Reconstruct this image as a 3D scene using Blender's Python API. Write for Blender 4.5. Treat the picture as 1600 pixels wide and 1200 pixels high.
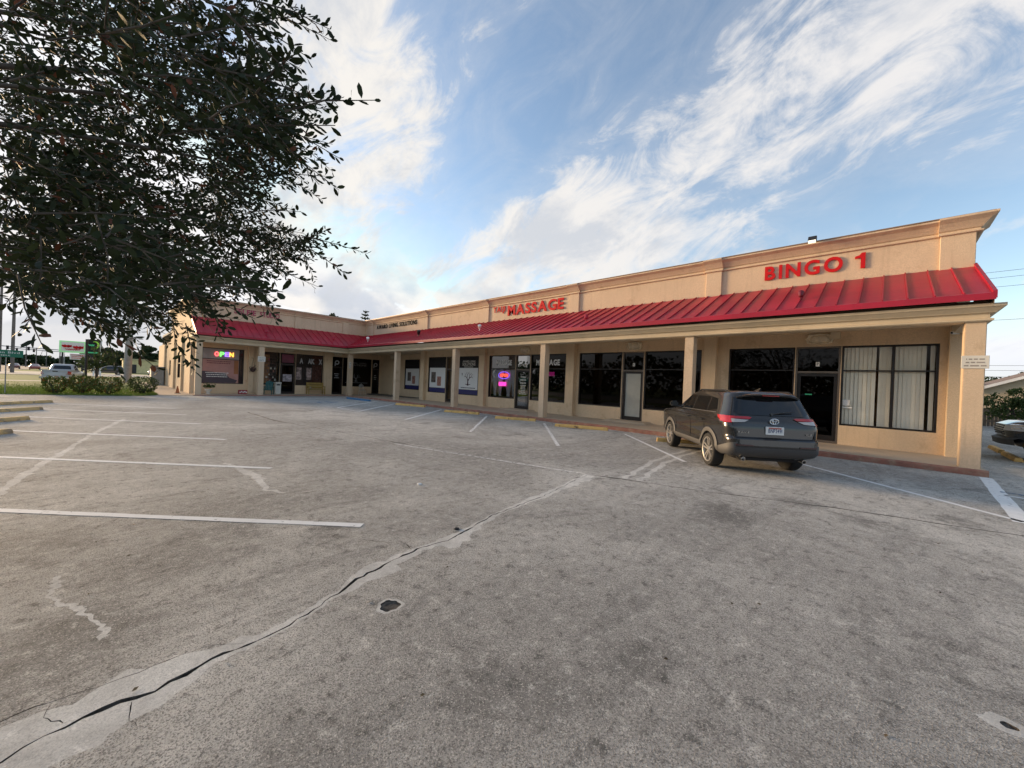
import bpy, bmesh, math, random
import numpy as np
from mathutils import Vector, Matrix, geometry, noise as mnoise

for o in list(bpy.data.objects):
    bpy.data.objects.remove(o)
random.seed(11)
rng = np.random.default_rng(11)
RAD = math.radians
sc = bpy.context.scene
C = sc.collection

# ------------------------------------------------------------------ sky settings
EXPO = 0.80
SEED = 8.1
CL_LO, CL_HI, VEIL = 0.485, 0.655, 0.20
SKYMUL = (1.55, 1.42, 1.30)
BANKS = [(1000, 340, 20, 4, 0.06), (1270, 170, 18, 4, 0.055), (520, 330, 34, 8, 0.03), (640, 130, 16, 3, 0.045), (900, 400, 16, 3, 0.085), (560, 200, 14, 3, 0.05), (860, 110, 20, 4, -0.09), (1480, 300, 15, 3, -0.10), (1600, 60, 14, 2, 0.10)]
CUM = [(580, 455, 8, 2, 0.22), (470, 490, 8, 2, 0.14), (60, 540, 14, 4, 0.12)]

# ------------------------------------------------------------------ camera
CAM_R = Vector((0.6910, -0.7217, 0.0412)); CAM_F = Vector((0.7228, 0.6910, -0.0034))
CAM_F.normalize(); CAM_R = (CAM_R - CAM_F * CAM_R.dot(CAM_F)).normalized()
CAM_U = CAM_R.cross(CAM_F).normalized()
EYE = Vector((0, 0, 1.62))
cd = bpy.data.cameras.new('camera'); cam = bpy.data.objects.new('camera', cd); C.objects.link(cam)
m = Matrix((CAM_R, CAM_U, -CAM_F)).transposed().to_4x4(); m.translation = EYE
cam.matrix_world = m
cd.sensor_fit = 'HORIZONTAL'; cd.sensor_width = 36; cd.lens = 603 / 1600 * 36
cd.clip_start = 0.02; cd.clip_end = 6000
sc.camera = cam

# ------------------------------------------------------------------ light
SUN_EL, SUN_AZ = RAD(8.5), Vector((-0.31, 0.95, 0)).normalized()
sun_dir = Vector((SUN_AZ.x * math.cos(SUN_EL), SUN_AZ.y * math.cos(SUN_EL), math.sin(SUN_EL)))
sl = bpy.data.lights.new('sun', 'SUN'); sl.energy = 3.6; sl.angle = RAD(14); sl.color = (1.0, 0.70, 0.40)
so = bpy.data.objects.new('sun', sl); C.objects.link(so)
so.rotation_euler = sun_dir.to_track_quat('Z', 'Y').to_euler()

w = bpy.data.worlds.new('World'); sc.world = w; w.use_nodes = True
nt = w.node_tree; N = nt.nodes; L = nt.links; N.clear()
def nd(t, **k):
    n = N.new(t)
    for a, b in k.items(): setattr(n, a, b)
    return n
def wmath(op, a, b=None, c=None, clamp=False):
    n = nd('ShaderNodeMath', operation=op); n.use_clamp = clamp
    for i, x in enumerate((a, b, c)):
        if x is None: continue
        if isinstance(x, (int, float)): n.inputs[i].default_value = x
        else: L.new(x, n.inputs[i])
    return n.outputs[0]
def wsmooth(x, lo, hi, to0=0.0, to1=1.0):
    n = nd('ShaderNodeMapRange', interpolation_type='SMOOTHSTEP')
    L.new(x, n.inputs['Value']); n.inputs['From Min'].default_value = lo; n.inputs['From Max'].default_value = hi
    n.inputs['To Min'].default_value = to0; n.inputs['To Max'].default_value = to1
    return n.outputs[0]
def wcomb(x, y, z):
    n = nd('ShaderNodeCombineXYZ')
    for i, v in enumerate((x, y, z)):
        if isinstance(v, (int, float)): n.inputs[i].default_value = v
        else: L.new(v, n.inputs[i])
    return n.outputs[0]
def wnoise(vec, scale, detail, rough, dist=0.0, lac=2.0):
    n = nd('ShaderNodeTexNoise'); L.new(vec, n.inputs['Vector'])
    n.inputs['Scale'].default_value = scale; n.inputs['Detail'].default_value = detail
    n.inputs['Roughness'].default_value = rough; n.inputs['Distortion'].default_value = dist
    n.inputs['Lacunarity'].default_value = lac
    return n.outputs['Fac']
def wmix(fac, a, b):
    n = nd('ShaderNodeMix', data_type='RGBA')
    if isinstance(fac, (int, float)): n.inputs[0].default_value = fac
    else: L.new(fac, n.inputs[0])
    for i, v in ((6, a), (7, b)):
        if isinstance(v, tuple): n.inputs[i].default_value = (*v, 1)
        else: L.new(v, n.inputs[i])
    return n.outputs[2]
sky = nd('ShaderNodeTexSky', sky_type='NISHITA'); sky.sun_disc = False
sky.sun_elevation = RAD(16); sky.sun_rotation = math.atan2(SUN_AZ.x, SUN_AZ.y)
sky.air_density = 1.0; sky.dust_density = 0.4; sky.ozone_density = 1.6
tc = nd('ShaderNodeTexCoord')
sep = nd('ShaderNodeSeparateXYZ'); L.new(tc.outputs['Generated'], sep.inputs[0])
dx, dy, dz = sep.outputs
zz = wmath('ADD', wmath('MAXIMUM', dz, 0.0), 0.10)
U = wmath('DIVIDE', dx, zz); V = wmath('DIVIDE', dy, zz)
def skydot(px, py):                     # direction of a cloud bank, as a unit vector
    d = (CAM_F * 603 + CAM_R * (px - 800) + CAM_U * (600 - py)).normalized()
    return d
def bank(px, py, r0, r1, wgt):          # a broad cloud bank or clearing round a direction of the sky
    d = skydot(px, py)
    n = nd('ShaderNodeVectorMath', operation='DOT_PRODUCT'); L.new(tc.outputs['Generated'], n.inputs[0]); n.inputs[1].default_value = d
    return wmath('MULTIPLY', wsmooth(n.outputs['Value'], math.cos(RAD(r0)), math.cos(RAD(r1))), wgt)
def wdot(v):
    n = nd('ShaderNodeVectorMath', operation='DOT_PRODUCT'); L.new(tc.outputs['Generated'], n.inputs[0]); n.inputs[1].default_value = v
    return n.outputs['Value']
_m = skydot(1100, 260); _s = (skydot(1400, 110) - skydot(860, 420)).normalized(); _t = _m.cross(_s).normalized(); _m = _s.cross(_t)
p_, q_, r_ = wdot(_s), wdot(_t), wdot(_m)
streak = wnoise(wcomb(wmath('MULTIPLY', p_, 1.35), wmath('MULTIPLY', q_, 2.3), wmath('ADD', wmath('MULTIPLY', r_, 1.6), SEED)), 1.9, 10, 0.60, 0.35)
fibre = wnoise(wcomb(wmath('MULTIPLY', p_, 1.2), wmath('MULTIPLY', q_, 2.3), wmath('ADD', wmath('MULTIPLY', r_, 1.6), SEED + 7)), 4.6, 10, 0.66, 0.8)
bias = None
for b in BANKS:
    t = bank(*b); bias = t if bias is None else wmath('ADD', bias, t)
dens = wmath('ADD', wmath('ADD', wmath('MULTIPLY', streak, 0.52), wmath('MULTIPLY', fibre, 0.48)), bias)
cl = wsmooth(dens, CL_LO, CL_HI, 0.0, 0.95)
veil = wsmooth(dens, 0.36, 0.60, 0.0, VEIL)
cl = wmath('MAXIMUM', cl, veil)
# low puffy cumulus and haze towards the horizon
def cumv(off): return wcomb(wmath('MULTIPLY', dx, 4.0), wmath('MULTIPLY', dy, 4.0), wmath('ADD', wmath('MULTIPLY', dz, 6.0), off))
cum = wnoise(cumv(0.0), 1.25, 9, 0.55, 0.15)
low = wmath('MULTIPLY', wsmooth(dz, -0.01, 0.08), wsmooth(dz, 0.36, 0.15))
cbias = None
for b in CUM:
    t = bank(*b); cbias = t if cbias is None else wmath('ADD', cbias, t)
cumm = wmath('MULTIPLY', wsmooth(wmath('ADD', cum, cbias), 0.55, 0.61), low)
cshade = wnoise(cumv(-0.16), 1.25, 9, 0.55, 0.15)
cumcol = wmix(wsmooth(wmath('ADD', cshade, cbias), 0.54, 0.74), (5.2, 4.95, 4.65), (3.1, 3.35, 3.8))
# warmer, whiter cloud on the sun's side
sd = nd('ShaderNodeVectorMath', operation='DOT_PRODUCT'); L.new(tc.outputs['Generated'], sd.inputs[0]); sd.inputs[1].default_value = sun_dir
toward = wsmooth(sd.outputs['Value'], -0.2, 0.9)
cloudcol = wmix(toward, (4.75, 4.62, 4.55), (5.1, 4.85, 4.5))
body = wsmooth(wnoise(wcomb(wmath('MULTIPLY', p_, 1.3), wmath('MULTIPLY', q_, 2.2), wmath('ADD', wmath('MULTIPLY', r_, 1.6), SEED + 15)), 4.2, 8, 0.62, 0.4), 0.44, 0.66, 0.0, 0.75)
cloudcol = wmix(body, cloudcol, (3.15, 3.35, 3.7))
skyc = nd('ShaderNodeVectorMath', operation='MULTIPLY'); L.new(sky.outputs[0], skyc.inputs[0]); skyc.inputs[1].default_value = SKYMUL
skm = nd('ShaderNodeVectorMath', operation='MINIMUM'); L.new(skyc.outputs[0], skm.inputs[0]); skm.inputs[1].default_value = (5.6, 5.6, 5.8)
col1 = wmix(cl, skm.outputs[0], cloudcol)
col2 = wmix(wmath('MULTIPLY', cumm, 0.85), col1, cumcol)
hz = wsmooth(dz, 0.15, 0.0, 0.0, 0.8)
col3 = wmix(hz, col2, wmix(toward, (4.2, 4.45, 4.8), (3.9, 3.85, 3.9)))
bg = nd('ShaderNodeBackground'); L.new(col3, bg.inputs['Color']); bg.inputs['Strength'].default_value = 0.11
ow = nd('ShaderNodeOutputWorld'); L.new(bg.outputs[0], ow.inputs[0])

w.cycles.sampling_method = 'MANUAL'; w.cycles.sample_map_resolution = 512
sc.view_settings.view_transform = 'Standard'; sc.view_settings.look = 'None'
sc.view_settings.exposure = EXPO; sc.view_settings.gamma = 1.0
sc.cycles.use_denoising = True
sc.cycles.max_bounces = 6; sc.cycles.transparent_max_bounces = 12
sc.cycles.use_adaptive_sampling = True; sc.cycles.adaptive_threshold = 0.02
sc.cycles.sample_clamp_indirect = 6.0

# ------------------------------------------------------------------ helpers
ORG = {}
def tag(o, label=None, cat=None, group=None, kind=None):
    if label: o['label'] = label
    if cat: o['category'] = cat
    if group: o['group'] = group
    if kind: o['kind'] = kind
    return o
def thing(name, label, cat, loc=(0, 0, 0), rz=0.0, group=None, local=False):
    o = bpy.data.objects.new(name, None); C.objects.link(o); o.empty_display_size = 0.2
    o.location = loc; o.rotation_euler = (0, 0, rz)
    ORG[o.name] = Vector((0, 0, 0)) if local else Vector(loc)
    return tag(o, label, cat, group)
def link_mesh(name, me, mats, parent=None, loc=None, smooth=False):
    for mt in (mats if isinstance(mats, (list, tuple)) else [mats]):
        me.materials.append(mt)
    o = bpy.data.objects.new(name, me); C.objects.link(o)
    if loc is not None: o.location = loc
    if parent is not None:
        o.parent = parent
        ORG[o.name] = ORG.get(parent.name, Vector((0, 0, 0)))
    else: ORG[o.name] = Vector(loc) if loc is not None else Vector((0, 0, 0))
    if smooth:
        me.polygons.foreach_set('use_smooth', [True] * len(me.polygons))
    return o
class MB:
    def __init__(s): s.v = []; s.f = []; s.m = []
    def add(s, vs, fs, mi=0):
        k = len(s.v); s.v += [Vector(p) for p in vs]
        s.f += [tuple(i + k for i in f) for f in fs]; s.m += [mi] * len(fs); return s
    def box(s, x0, x1, y0, y1, z0, z1, mi=0):
        x0, x1 = min(x0, x1), max(x0, x1); y0, y1 = min(y0, y1), max(y0, y1); z0, z1 = min(z0, z1), max(z0, z1)
        return s.add([(x0, y0, z0), (x1, y0, z0), (x1, y1, z0), (x0, y1, z0), (x0, y0, z1), (x1, y0, z1), (x1, y1, z1), (x0, y1, z1)],
                     [(0, 3, 2, 1), (4, 5, 6, 7), (0, 1, 5, 4), (1, 2, 6, 5), (2, 3, 7, 6), (3, 0, 4, 7)], mi)
    def obox(s, c, ax, ay, az, mi=0):      # oriented box: centre and three half-axis vectors
        c, ax, ay, az = map(Vector, (c, ax, ay, az)); vs = []
        for k in (-1, 1):
            for i, j in ((-1, -1), (1, -1), (1, 1), (-1, 1)): vs.append(c + ax * i + ay * j + az * k)
        return s.add(vs, [(0, 3, 2, 1), (4, 5, 6, 7), (0, 1, 5, 4), (1, 2, 6, 5), (2, 3, 7, 6), (3, 0, 4, 7)], mi)
    def prism(s, poly, vec, mi=0):
        vec = Vector(vec); n = len(poly); vs = [Vector(p) for p in poly] + [Vector(p) + vec for p in poly]
        return s.add(vs, [tuple(range(n))[::-1], tuple(range(n, 2 * n))] + [(i, (i + 1) % n, n + (i + 1) % n, n + i) for i in range(n)], mi)
    def tube(s, pts, rad, n=8, cap=True, mi=0):
        pts = [Vector(p) for p in pts]
        if not isinstance(rad, (list, tuple)): rad = [rad] * len(pts)
        rings = []; ref = None
        for i, p in enumerate(pts):
            t = (pts[min(i + 1, len(pts) - 1)] - pts[max(i - 1, 0)])
            t = t.normalized() if t.length > 1e-9 else Vector((0, 0, 1))
            if ref is None: ref = t.orthogonal().normalized()
            ref = (ref - t * ref.dot(t)); ref = ref.normalized() if ref.length > 1e-6 else t.orthogonal().normalized()
            b = t.cross(ref)
            rings.append([p + (ref * math.cos(2 * math.pi * k / n) + b * math.sin(2 * math.pi * k / n)) * rad[i] for k in range(n)])
        vs = [q for r in rings for q in r]; fs = []
        for i in range(len(rings) - 1):
            for k in range(n):
                a_ = i * n + k; b_ = i * n + (k + 1) % n; fs.append((a_, b_, b_ + n, a_ + n))
        if cap: fs.append(tuple(range(n))[::-1]); fs.append(tuple((len(rings) - 1) * n + k for k in range(n)))
        return s.add(vs, fs, mi)
    def lathe(s, prof, c=(0, 0, 0), axis=(0, 0, 1), n=16, cap=True, mi=0):
        c = Vector(c); ax = Vector(axis).normalized(); e1 = ax.orthogonal().normalized(); e2 = ax.cross(e1); vs = []; fs = []
        for r, h in prof:
            for k in range(n):
                t = 2 * math.pi * k / n; vs.append(c + ax * h + (e1 * math.cos(t) + e2 * math.sin(t)) * r)
        for i in range(len(prof) - 1):
            for k in range(n):
                a_ = i * n + k; b_ = i * n + (k + 1) % n; fs.append((a_, b_, b_ + n, a_ + n))
        if cap: fs.append(tuple(range(n))[::-1]); fs.append(tuple((len(prof) - 1) * n + k for k in range(n)))
        return s.add(vs, fs, mi)
    def mesh(s, name, org=Vector((0, 0, 0)), bevel=0.0, seg=1, weld=False):
        me = bpy.data.meshes.new(name)
        me.from_pydata([tuple(v - org) for v in s.v], [], s.f)
        me.polygons.foreach_set('material_index', s.m)
        bm = bmesh.new(); bm.from_mesh(me)
        if weld: bmesh.ops.remove_doubles(bm, verts=bm.verts, dist=1e-4)
        bmesh.ops.recalc_face_normals(bm, faces=bm.faces)
        if bevel:
            ed = [e for e in bm.edges if len(e.link_faces) == 2 and e.calc_face_angle(0) > 0.6]
            bmesh.ops.bevel(bm, geom=ed, offset=bevel, segments=seg, affect='EDGES', clamp_overlap=True)
        bm.to_mesh(me); bm.free(); me.update()
        return me
    def build(s, name, mats, parent=None, bevel=0.0, seg=1, smooth=False, loc=None, weld=False):
        org = ORG.get(parent.name, Vector((0, 0, 0))) if parent is not None else (Vector(loc) if loc is not None else Vector((0, 0, 0)))
        return link_mesh(name, s.mesh(name, org, bevel, seg, weld), mats, parent, loc if parent is None else None, smooth)
def smooth_angle(o, deg=35):
    me = o.data
    me.polygons.foreach_set('use_smooth', [True] * len(me.polygons))
    try: me.set_sharp_from_angle(angle=RAD(deg))
    except Exception: pass
    return o

# ------------------------------------------------------------------ materials
def newmat(name):
    mt = bpy.data.materials.new(name); mt.use_nodes = True; t = mt.node_tree; t.nodes.clear()
    o = t.nodes.new('ShaderNodeOutputMaterial'); b = t.nodes.new('ShaderNodeBsdfPrincipled'); t.links.new(b.outputs[0], o.inputs[0])
    return mt, t, b, o
def tn(t, kind, **k):
    n = t.nodes.new(kind)
    for a_, v in k.items(): setattr(n, a_, v)
    return n
def t_noise(t, vec, scale, detail=4, rough=0.55, dist=0.0):
    n = tn(t, 'ShaderNodeTexNoise'); t.links.new(vec, n.inputs['Vector'])
    n.inputs['Scale'].default_value = scale; n.inputs['Detail'].default_value = detail; n.inputs['Roughness'].default_value = rough; n.inputs['Distortion'].default_value = dist
    return n.outputs['Fac']
def t_range(t, x, a_, b_, c_=0.0, d_=1.0, smooth=True):
    n = tn(t, 'ShaderNodeMapRange'); n.interpolation_type = 'SMOOTHSTEP' if smooth else 'LINEAR'
    t.links.new(x, n.inputs['Value'])
    for k, v in zip(('From Min', 'From Max', 'To Min', 'To Max'), (a_, b_, c_, d_)): n.inputs[k].default_value = v
    return n.outputs[0]
def t_mix(t, fac, a_, b_, blend='MIX'):
    n = tn(t, 'ShaderNodeMix', data_type='RGBA', blend_type=blend)
    if isinstance(fac, (int, float)): n.inputs[0].default_value = fac
    else: t.links.new(fac, n.inputs[0])
    for i, v in ((6, a_), (7, b_)):
        if isinstance(v, tuple): n.inputs[i].default_value = (*v[:3], 1)
        else: t.links.new(v, n.inputs[i])
    return n.outputs[2]
def t_math(t, op, a_, b_=None):
    n = tn(t, 'ShaderNodeMath', operation=op)
    for i, v in enumerate((a_, b_)):
        if v is None: continue
        if isinstance(v, (int, float)): n.inputs[i].default_value = v
        else: t.links.new(v, n.inputs[i])
    return n.outputs[0]
def t_pos(t, scale=(1, 1, 1)):
    g = tn(t, 'ShaderNodeNewGeometry'); mp = tn(t, 'ShaderNodeMapping'); t.links.new(g.outputs['Position'], mp.inputs['Vector']); mp.inputs['Scale'].default_value = scale
    return mp.outputs[0]
def t_bump(t, b, h, strength, dist=0.01):
    n = tn(t, 'ShaderNodeBump'); n.inputs['Strength'].default_value = strength; n.inputs['Distance'].default_value = dist
    t.links.new(h, n.inputs['Height']); t.links.new(n.outputs[0], b.inputs['Normal'])
def mul(c, k): return tuple(min(1, x * k) for x in c)
MATS = {}
def mat(name, base, rough=0.6, metal=0.0, spec=0.5, var=0.12, vscale=2.0, grain=0.0, gscale=60.0, bump=0.0, bscale=80.0, coat=0.0, emis=None, estr=0.0, dirt=None, streak=0.0, objvar=0.0):
    if name in MATS: return MATS[name]
    mt, t, b, o = newmat(name); pos = t_pos(t)
    colr = t_mix(t, t_range(t, t_noise(t, pos, vscale, 5, 0.6), 0.3, 0.7), mul(base, 1 - var), mul(base, 1 + var))
    if grain: colr = t_mix(t, t_range(t, t_noise(t, pos, gscale, 3, 0.6), 0.35, 0.65), colr, mul(base, 1 - grain * 1.5))
    if streak:
        ps = t_pos(t, (3.0, 3.0, 0.25)); f_ = t_range(t, t_noise(t, ps, 2.2, 6, 0.65), 0.52, 0.75, 0, streak)
        colr = t_mix(t, f_, colr, mul(base, 0.55))
    if dirt: colr = t_mix(t, t_range(t, t_noise(t, pos, dirt[1], 6, 0.65), dirt[2], dirt[3]), colr, dirt[0])
    if objvar:
        oi = tn(t, 'ShaderNodeObjectInfo'); hv = tn(t, 'ShaderNodeHueSaturation'); t.links.new(t_range(t, oi.outputs['Random'], 0, 1, 1 - objvar, 1 + objvar, False), hv.inputs['Value']); t.links.new(colr, hv.inputs['Color']); colr = hv.outputs[0]
    t.links.new(colr, b.inputs['Base Color'])
    b.inputs['Roughness'].default_value = rough; b.inputs['Metallic'].default_value = metal
    b.inputs['Specular IOR Level'].default_value = spec; b.inputs['Coat Weight'].default_value = coat
    if coat: b.inputs['Coat Roughness'].default_value = 0.06
    if emis: b.inputs['Emission Color'].default_value = (*emis, 1); b.inputs['Emission Strength'].default_value = estr
    if bump: t_bump(t, b, t_noise(t, pos, bscale, 4, 0.6), bump)
    MATS[name] = mt; return mt
def glass(name, tint, refl=1.0):
    mt, t, b, o = newmat(name); t.nodes.remove(b)
    tr = tn(t, 'ShaderNodeBsdfTransparent'); tr.inputs[0].default_value = (*tint, 1)
    gl = tn(t, 'ShaderNodeBsdfGlossy'); gl.inputs['Roughness'].default_value = 0.015
    fr = tn(t, 'ShaderNodeFresnel'); fr.inputs[0].default_value = 1.5
    pos = t_pos(t); bp = tn(t, 'ShaderNodeBump'); bp.inputs['Strength'].default_value = 0.05; bp.inputs['Distance'].default_value = 0.02
    t.links.new(t_noise(t, pos, 0.9, 2, 0.5), bp.inputs['Height']); t.links.new(bp.outputs[0], gl.inputs['Normal'])
    mx = tn(t, 'ShaderNodeMixShader'); t.links.new(t_math(t, 'MULTIPLY', fr.outputs[0], refl), mx.inputs[0]); t.links.new(tr.outputs[0], mx.inputs[1]); t.links.new(gl.outputs[0], mx.inputs[2]); t.links.new(mx.outputs[0], o.inputs[0])
    MATS[name] = mt; return mt
def leafmat(name, c1, c2, odd=None, oddp=0.05, trans=0.25):
    mt, t, b, o = newmat(name); g = tn(t, 'ShaderNodeNewGeometry')
    colr = t_mix(t, g.outputs['Random Per Island'], c1, c2)
    if odd: colr = t_mix(t, t_range(t, g.outputs['Random Per Island'], 1 - oddp, 1 - oddp + 0.002), colr, odd)
    t.links.new(colr, b.inputs['Base Color']); b.inputs['Roughness'].default_value = 0.6; b.inputs['Specular IOR Level'].default_value = 0.2
    tl = tn(t, 'ShaderNodeBsdfTranslucent'); t.links.new(colr, tl.inputs[0])
    mx = tn(t, 'ShaderNodeMixShader'); mx.inputs[0].default_value = trans; t.links.new(b.outputs[0], mx.inputs[1]); t.links.new(tl.outputs[0], mx.inputs[2]); t.links.new(mx.outputs[0], o.inputs[0])
    MATS[name] = mt; return mt
def paintmat(name, base, wear=0.45, scale=9.0):        # road paint worn through to the asphalt
    mt, t, b, o = newmat(name); pos = t_pos(t)
    f_ = t_range(t, t_noise(t, pos, scale, 8, 0.72), wear - 0.07, wear + 0.07)
    t.links.new(t_mix(t, t_noise(t, pos, 3.0, 4, 0.6), mul(base, 0.75), base), b.inputs['Base Color']); b.inputs['Roughness'].default_value = 0.8
    tr = tn(t, 'ShaderNodeBsdfTransparent'); mx = tn(t, 'ShaderNodeMixShader')
    t.links.new(f_, mx.inputs[0]); t.links.new(tr.outputs[0], mx.inputs[1]); t.links.new(b.outputs[0], mx.inputs[2]); t.links.new(mx.outputs[0], o.inputs[0])
    MATS[name] = mt; return mt

STUCCO = mat('stucco_tan', (0.73, 0.545, 0.355), 0.9, var=0.08, vscale=0.9, grain=0.08, gscale=35, bump=0.8, bscale=45, streak=0.34, dirt=((.56, .40, .25), 1.6, .56, .72))
STUCCO2 = mat('stucco_cream', (0.66, 0.50, 0.345), 0.9, var=0.08, vscale=0.9, grain=0.06, gscale=30, bump=0.7, bscale=45, streak=0.32, dirt=((.52, .38, .25), 1.3, .56, .72))
TRIM = mat('trim_cream', (0.60, 0.49, 0.34), 0.75, var=0.07, vscale=1.2, bump=0.15, bscale=90, streak=0.2)
CEIL = mat('soffit_tan', (0.66, 0.52, 0.36), 0.9, var=0.06)
RED = mat('red_metal', (0.38, 0.008, 0.030), 0.42, spec=0.45, var=0.16, vscale=0.8, streak=0.30, objvar=0.09, bump=0.06, bscale=3.0, dirt=((.40, .03, .05), 1.4, .58, .78))
REDL = mat('red_letter', (0.56, 0.014, 0.018), 0.6, spec=.12, var=0.05)
REDF = mat('faded_red_letter', (0.42, 0.06, 0.12), 0.6, var=0.1)
BLACKL = mat('black_letter', (0.010, 0.010, 0.012), 0.8, spec=.05, var=0.1)
BRONZE = mat('bronze_frame', (0.020, 0.015, 0.013), 0.4, metal=0.3, var=0.1)
ALU = mat('grey_aluminium', (0.16, 0.13, 0.105), 0.45, metal=0.5, var=0.08)
GTINT = glass('tinted_glass', (0.05, 0.05, 0.05), 0.40)
GCLEAR = glass('clear_glass', (0.94, 0.94, 0.92), 0.30)
GCURT = glass('curtain_glass', (0.75, 0.75, 0.75), 0.12)
GFROST = mat('frosted_glass', (0.40, 0.40, 0.36), 0.18, var=0.12, vscale=1.2)
BLIND = mat('blind_fabric', (0.90, 0.86, 0.75), 0.8, var=0.05)
CURTAIN = mat('grey_curtain', (0.42, 0.44, 0.45), 0.85, var=0.15, vscale=14)
WHITE = mat('white_paint', (0.78, 0.77, 0.74), 0.6, var=0.05)
OFFW = mat('off_white', (0.66, 0.63, 0.56), 0.6, var=0.06)
VINYLB = mat('black_vinyl', (0.010, 0.010, 0.012), 0.55, spec=.3, var=0.1)
VINYLW = mat('white_vinyl', (0.70, 0.70, 0.69), 0.45, var=0.03)
NAVY = mat('navy_vinyl', (0.012, 0.016, 0.11), 0.45, var=0.05)
PHOTO1 = mat('printed_photo_dark', (0.10, 0.08, 0.07), 0.5, var=0.7, vscale=9)
PHOTO2 = mat('printed_photo_warm', (0.34, 0.16, 0.12), 0.5, var=0.7, vscale=11)
CONC = mat('walk_concrete', (0.54, 0.43, 0.31), 0.75, var=0.12, vscale=0.8, grain=0.06, gscale=40, bump=0.12, bscale=60, dirt=((0.36, 0.28, 0.20), 0.9, 0.55, 0.75))
KERB = mat('red_kerb', (0.30, 0.125, 0.085), 0.8, var=0.25, vscale=3.0, dirt=((0.34, 0.22, 0.15), 5.0, 0.42, 0.75), bump=0.4, bscale=40)
YELC = mat('yellow_concrete', (0.68, 0.42, 0.14), 0.85, var=0.12, vscale=4, bump=0.35, bscale=55, dirt=((0.20, 0.12, 0.06), 5.5, 0.57, 0.68))
TANC = mat('tan_concrete', (0.66, 0.45, 0.20), 0.85, var=0.12, vscale=4, bump=0.35, bscale=55, dirt=((0.33, 0.25, 0.17), 5.0, 0.5, 0.66))
BLUEC = mat('blue_concrete', (0.045, 0.15, 0.29), 0.8, var=0.15, vscale=4, dirt=((0.2, 0.22, 0.24), 6, 0.58, 0.7))
PAINTW = paintmat('white_road_paint', (0.90, 0.89, 0.86), 0.36, 10)
PAINTF = paintmat('faded_road_paint', (0.86, 0.84, 0.80), 0.44, 12)
PAINTB = paintmat('blue_road_paint', (0.10, 0.20, 0.34), 0.48, 12)
BARK = mat('oak_bark', (0.075, 0.06, 0.048), 0.9, var=0.3, vscale=9, bump=0.8, bscale=22)
PALMB = mat('palm_trunk', (0.34, 0.32, 0.29), 0.85, var=0.14, vscale=3, bump=0.3, bscale=12, streak=0.2)
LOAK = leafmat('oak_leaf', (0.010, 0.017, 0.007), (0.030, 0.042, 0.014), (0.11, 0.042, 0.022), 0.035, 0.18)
LGREEN = leafmat('green_leaf', (0.035, 0.060, 0.018), (0.085, 0.12, 0.035))
LDARK = leafmat('dark_leaf', (0.022, 0.040, 0.018), (0.055, 0.078, 0.032))
LBUSH = leafmat('shrub_leaf', (0.045, 0.085, 0.018), (0.12, 0.15, 0.03), (0.28, 0.10, 0.03), 0.10)
LPALM = leafmat('palm_leaf', (0.03, 0.05, 0.02), (0.07, 0.09, 0.03))
GRASSB = leafmat('grass_blade', (0.08, 0.15, 0.02), (0.18, 0.24, 0.05))
METALG = mat('galvanised_metal', (0.30, 0.30, 0.30), 0.5, metal=0.6, var=0.1)
DARKM = mat('dark_metal', (0.03, 0.03, 0.032), 0.5, metal=0.3)
WOODP = mat('weathered_pole', (0.15, 0.13, 0.115), 0.9, var=0.2, vscale=3)
RUBBER = mat('tyre_rubber', (0.012, 0.012, 0.012), 0.8, var=0.15)
PLASTIC = mat('black_plastic', (0.045, 0.045, 0.048), 0.6, var=0.06)
CARGLASS = mat('car_glass', (0.006, 0.007, 0.009), 0.04, spec=0.7, var=0.0)
CHROME = mat('chrome', (0.62, 0.61, 0.60), 0.16, metal=1.0, var=0.03)
RIMM = mat('silver_rim', (0.50, 0.48, 0.45), 0.30, metal=0.75, var=0.06)
TAILR = mat('red_lens', (0.42, 0.010, 0.014), 0.12, spec=0.7, var=0.1, coat=0.6)
CLEARL = mat('clear_lens', (0.45, 0.42, 0.40), 0.15, spec=0.7, var=0.1, coat=0.6)
# ------------------------------------------------------------------ ground
def struct(o): return tag(o, kind='structure')
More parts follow.
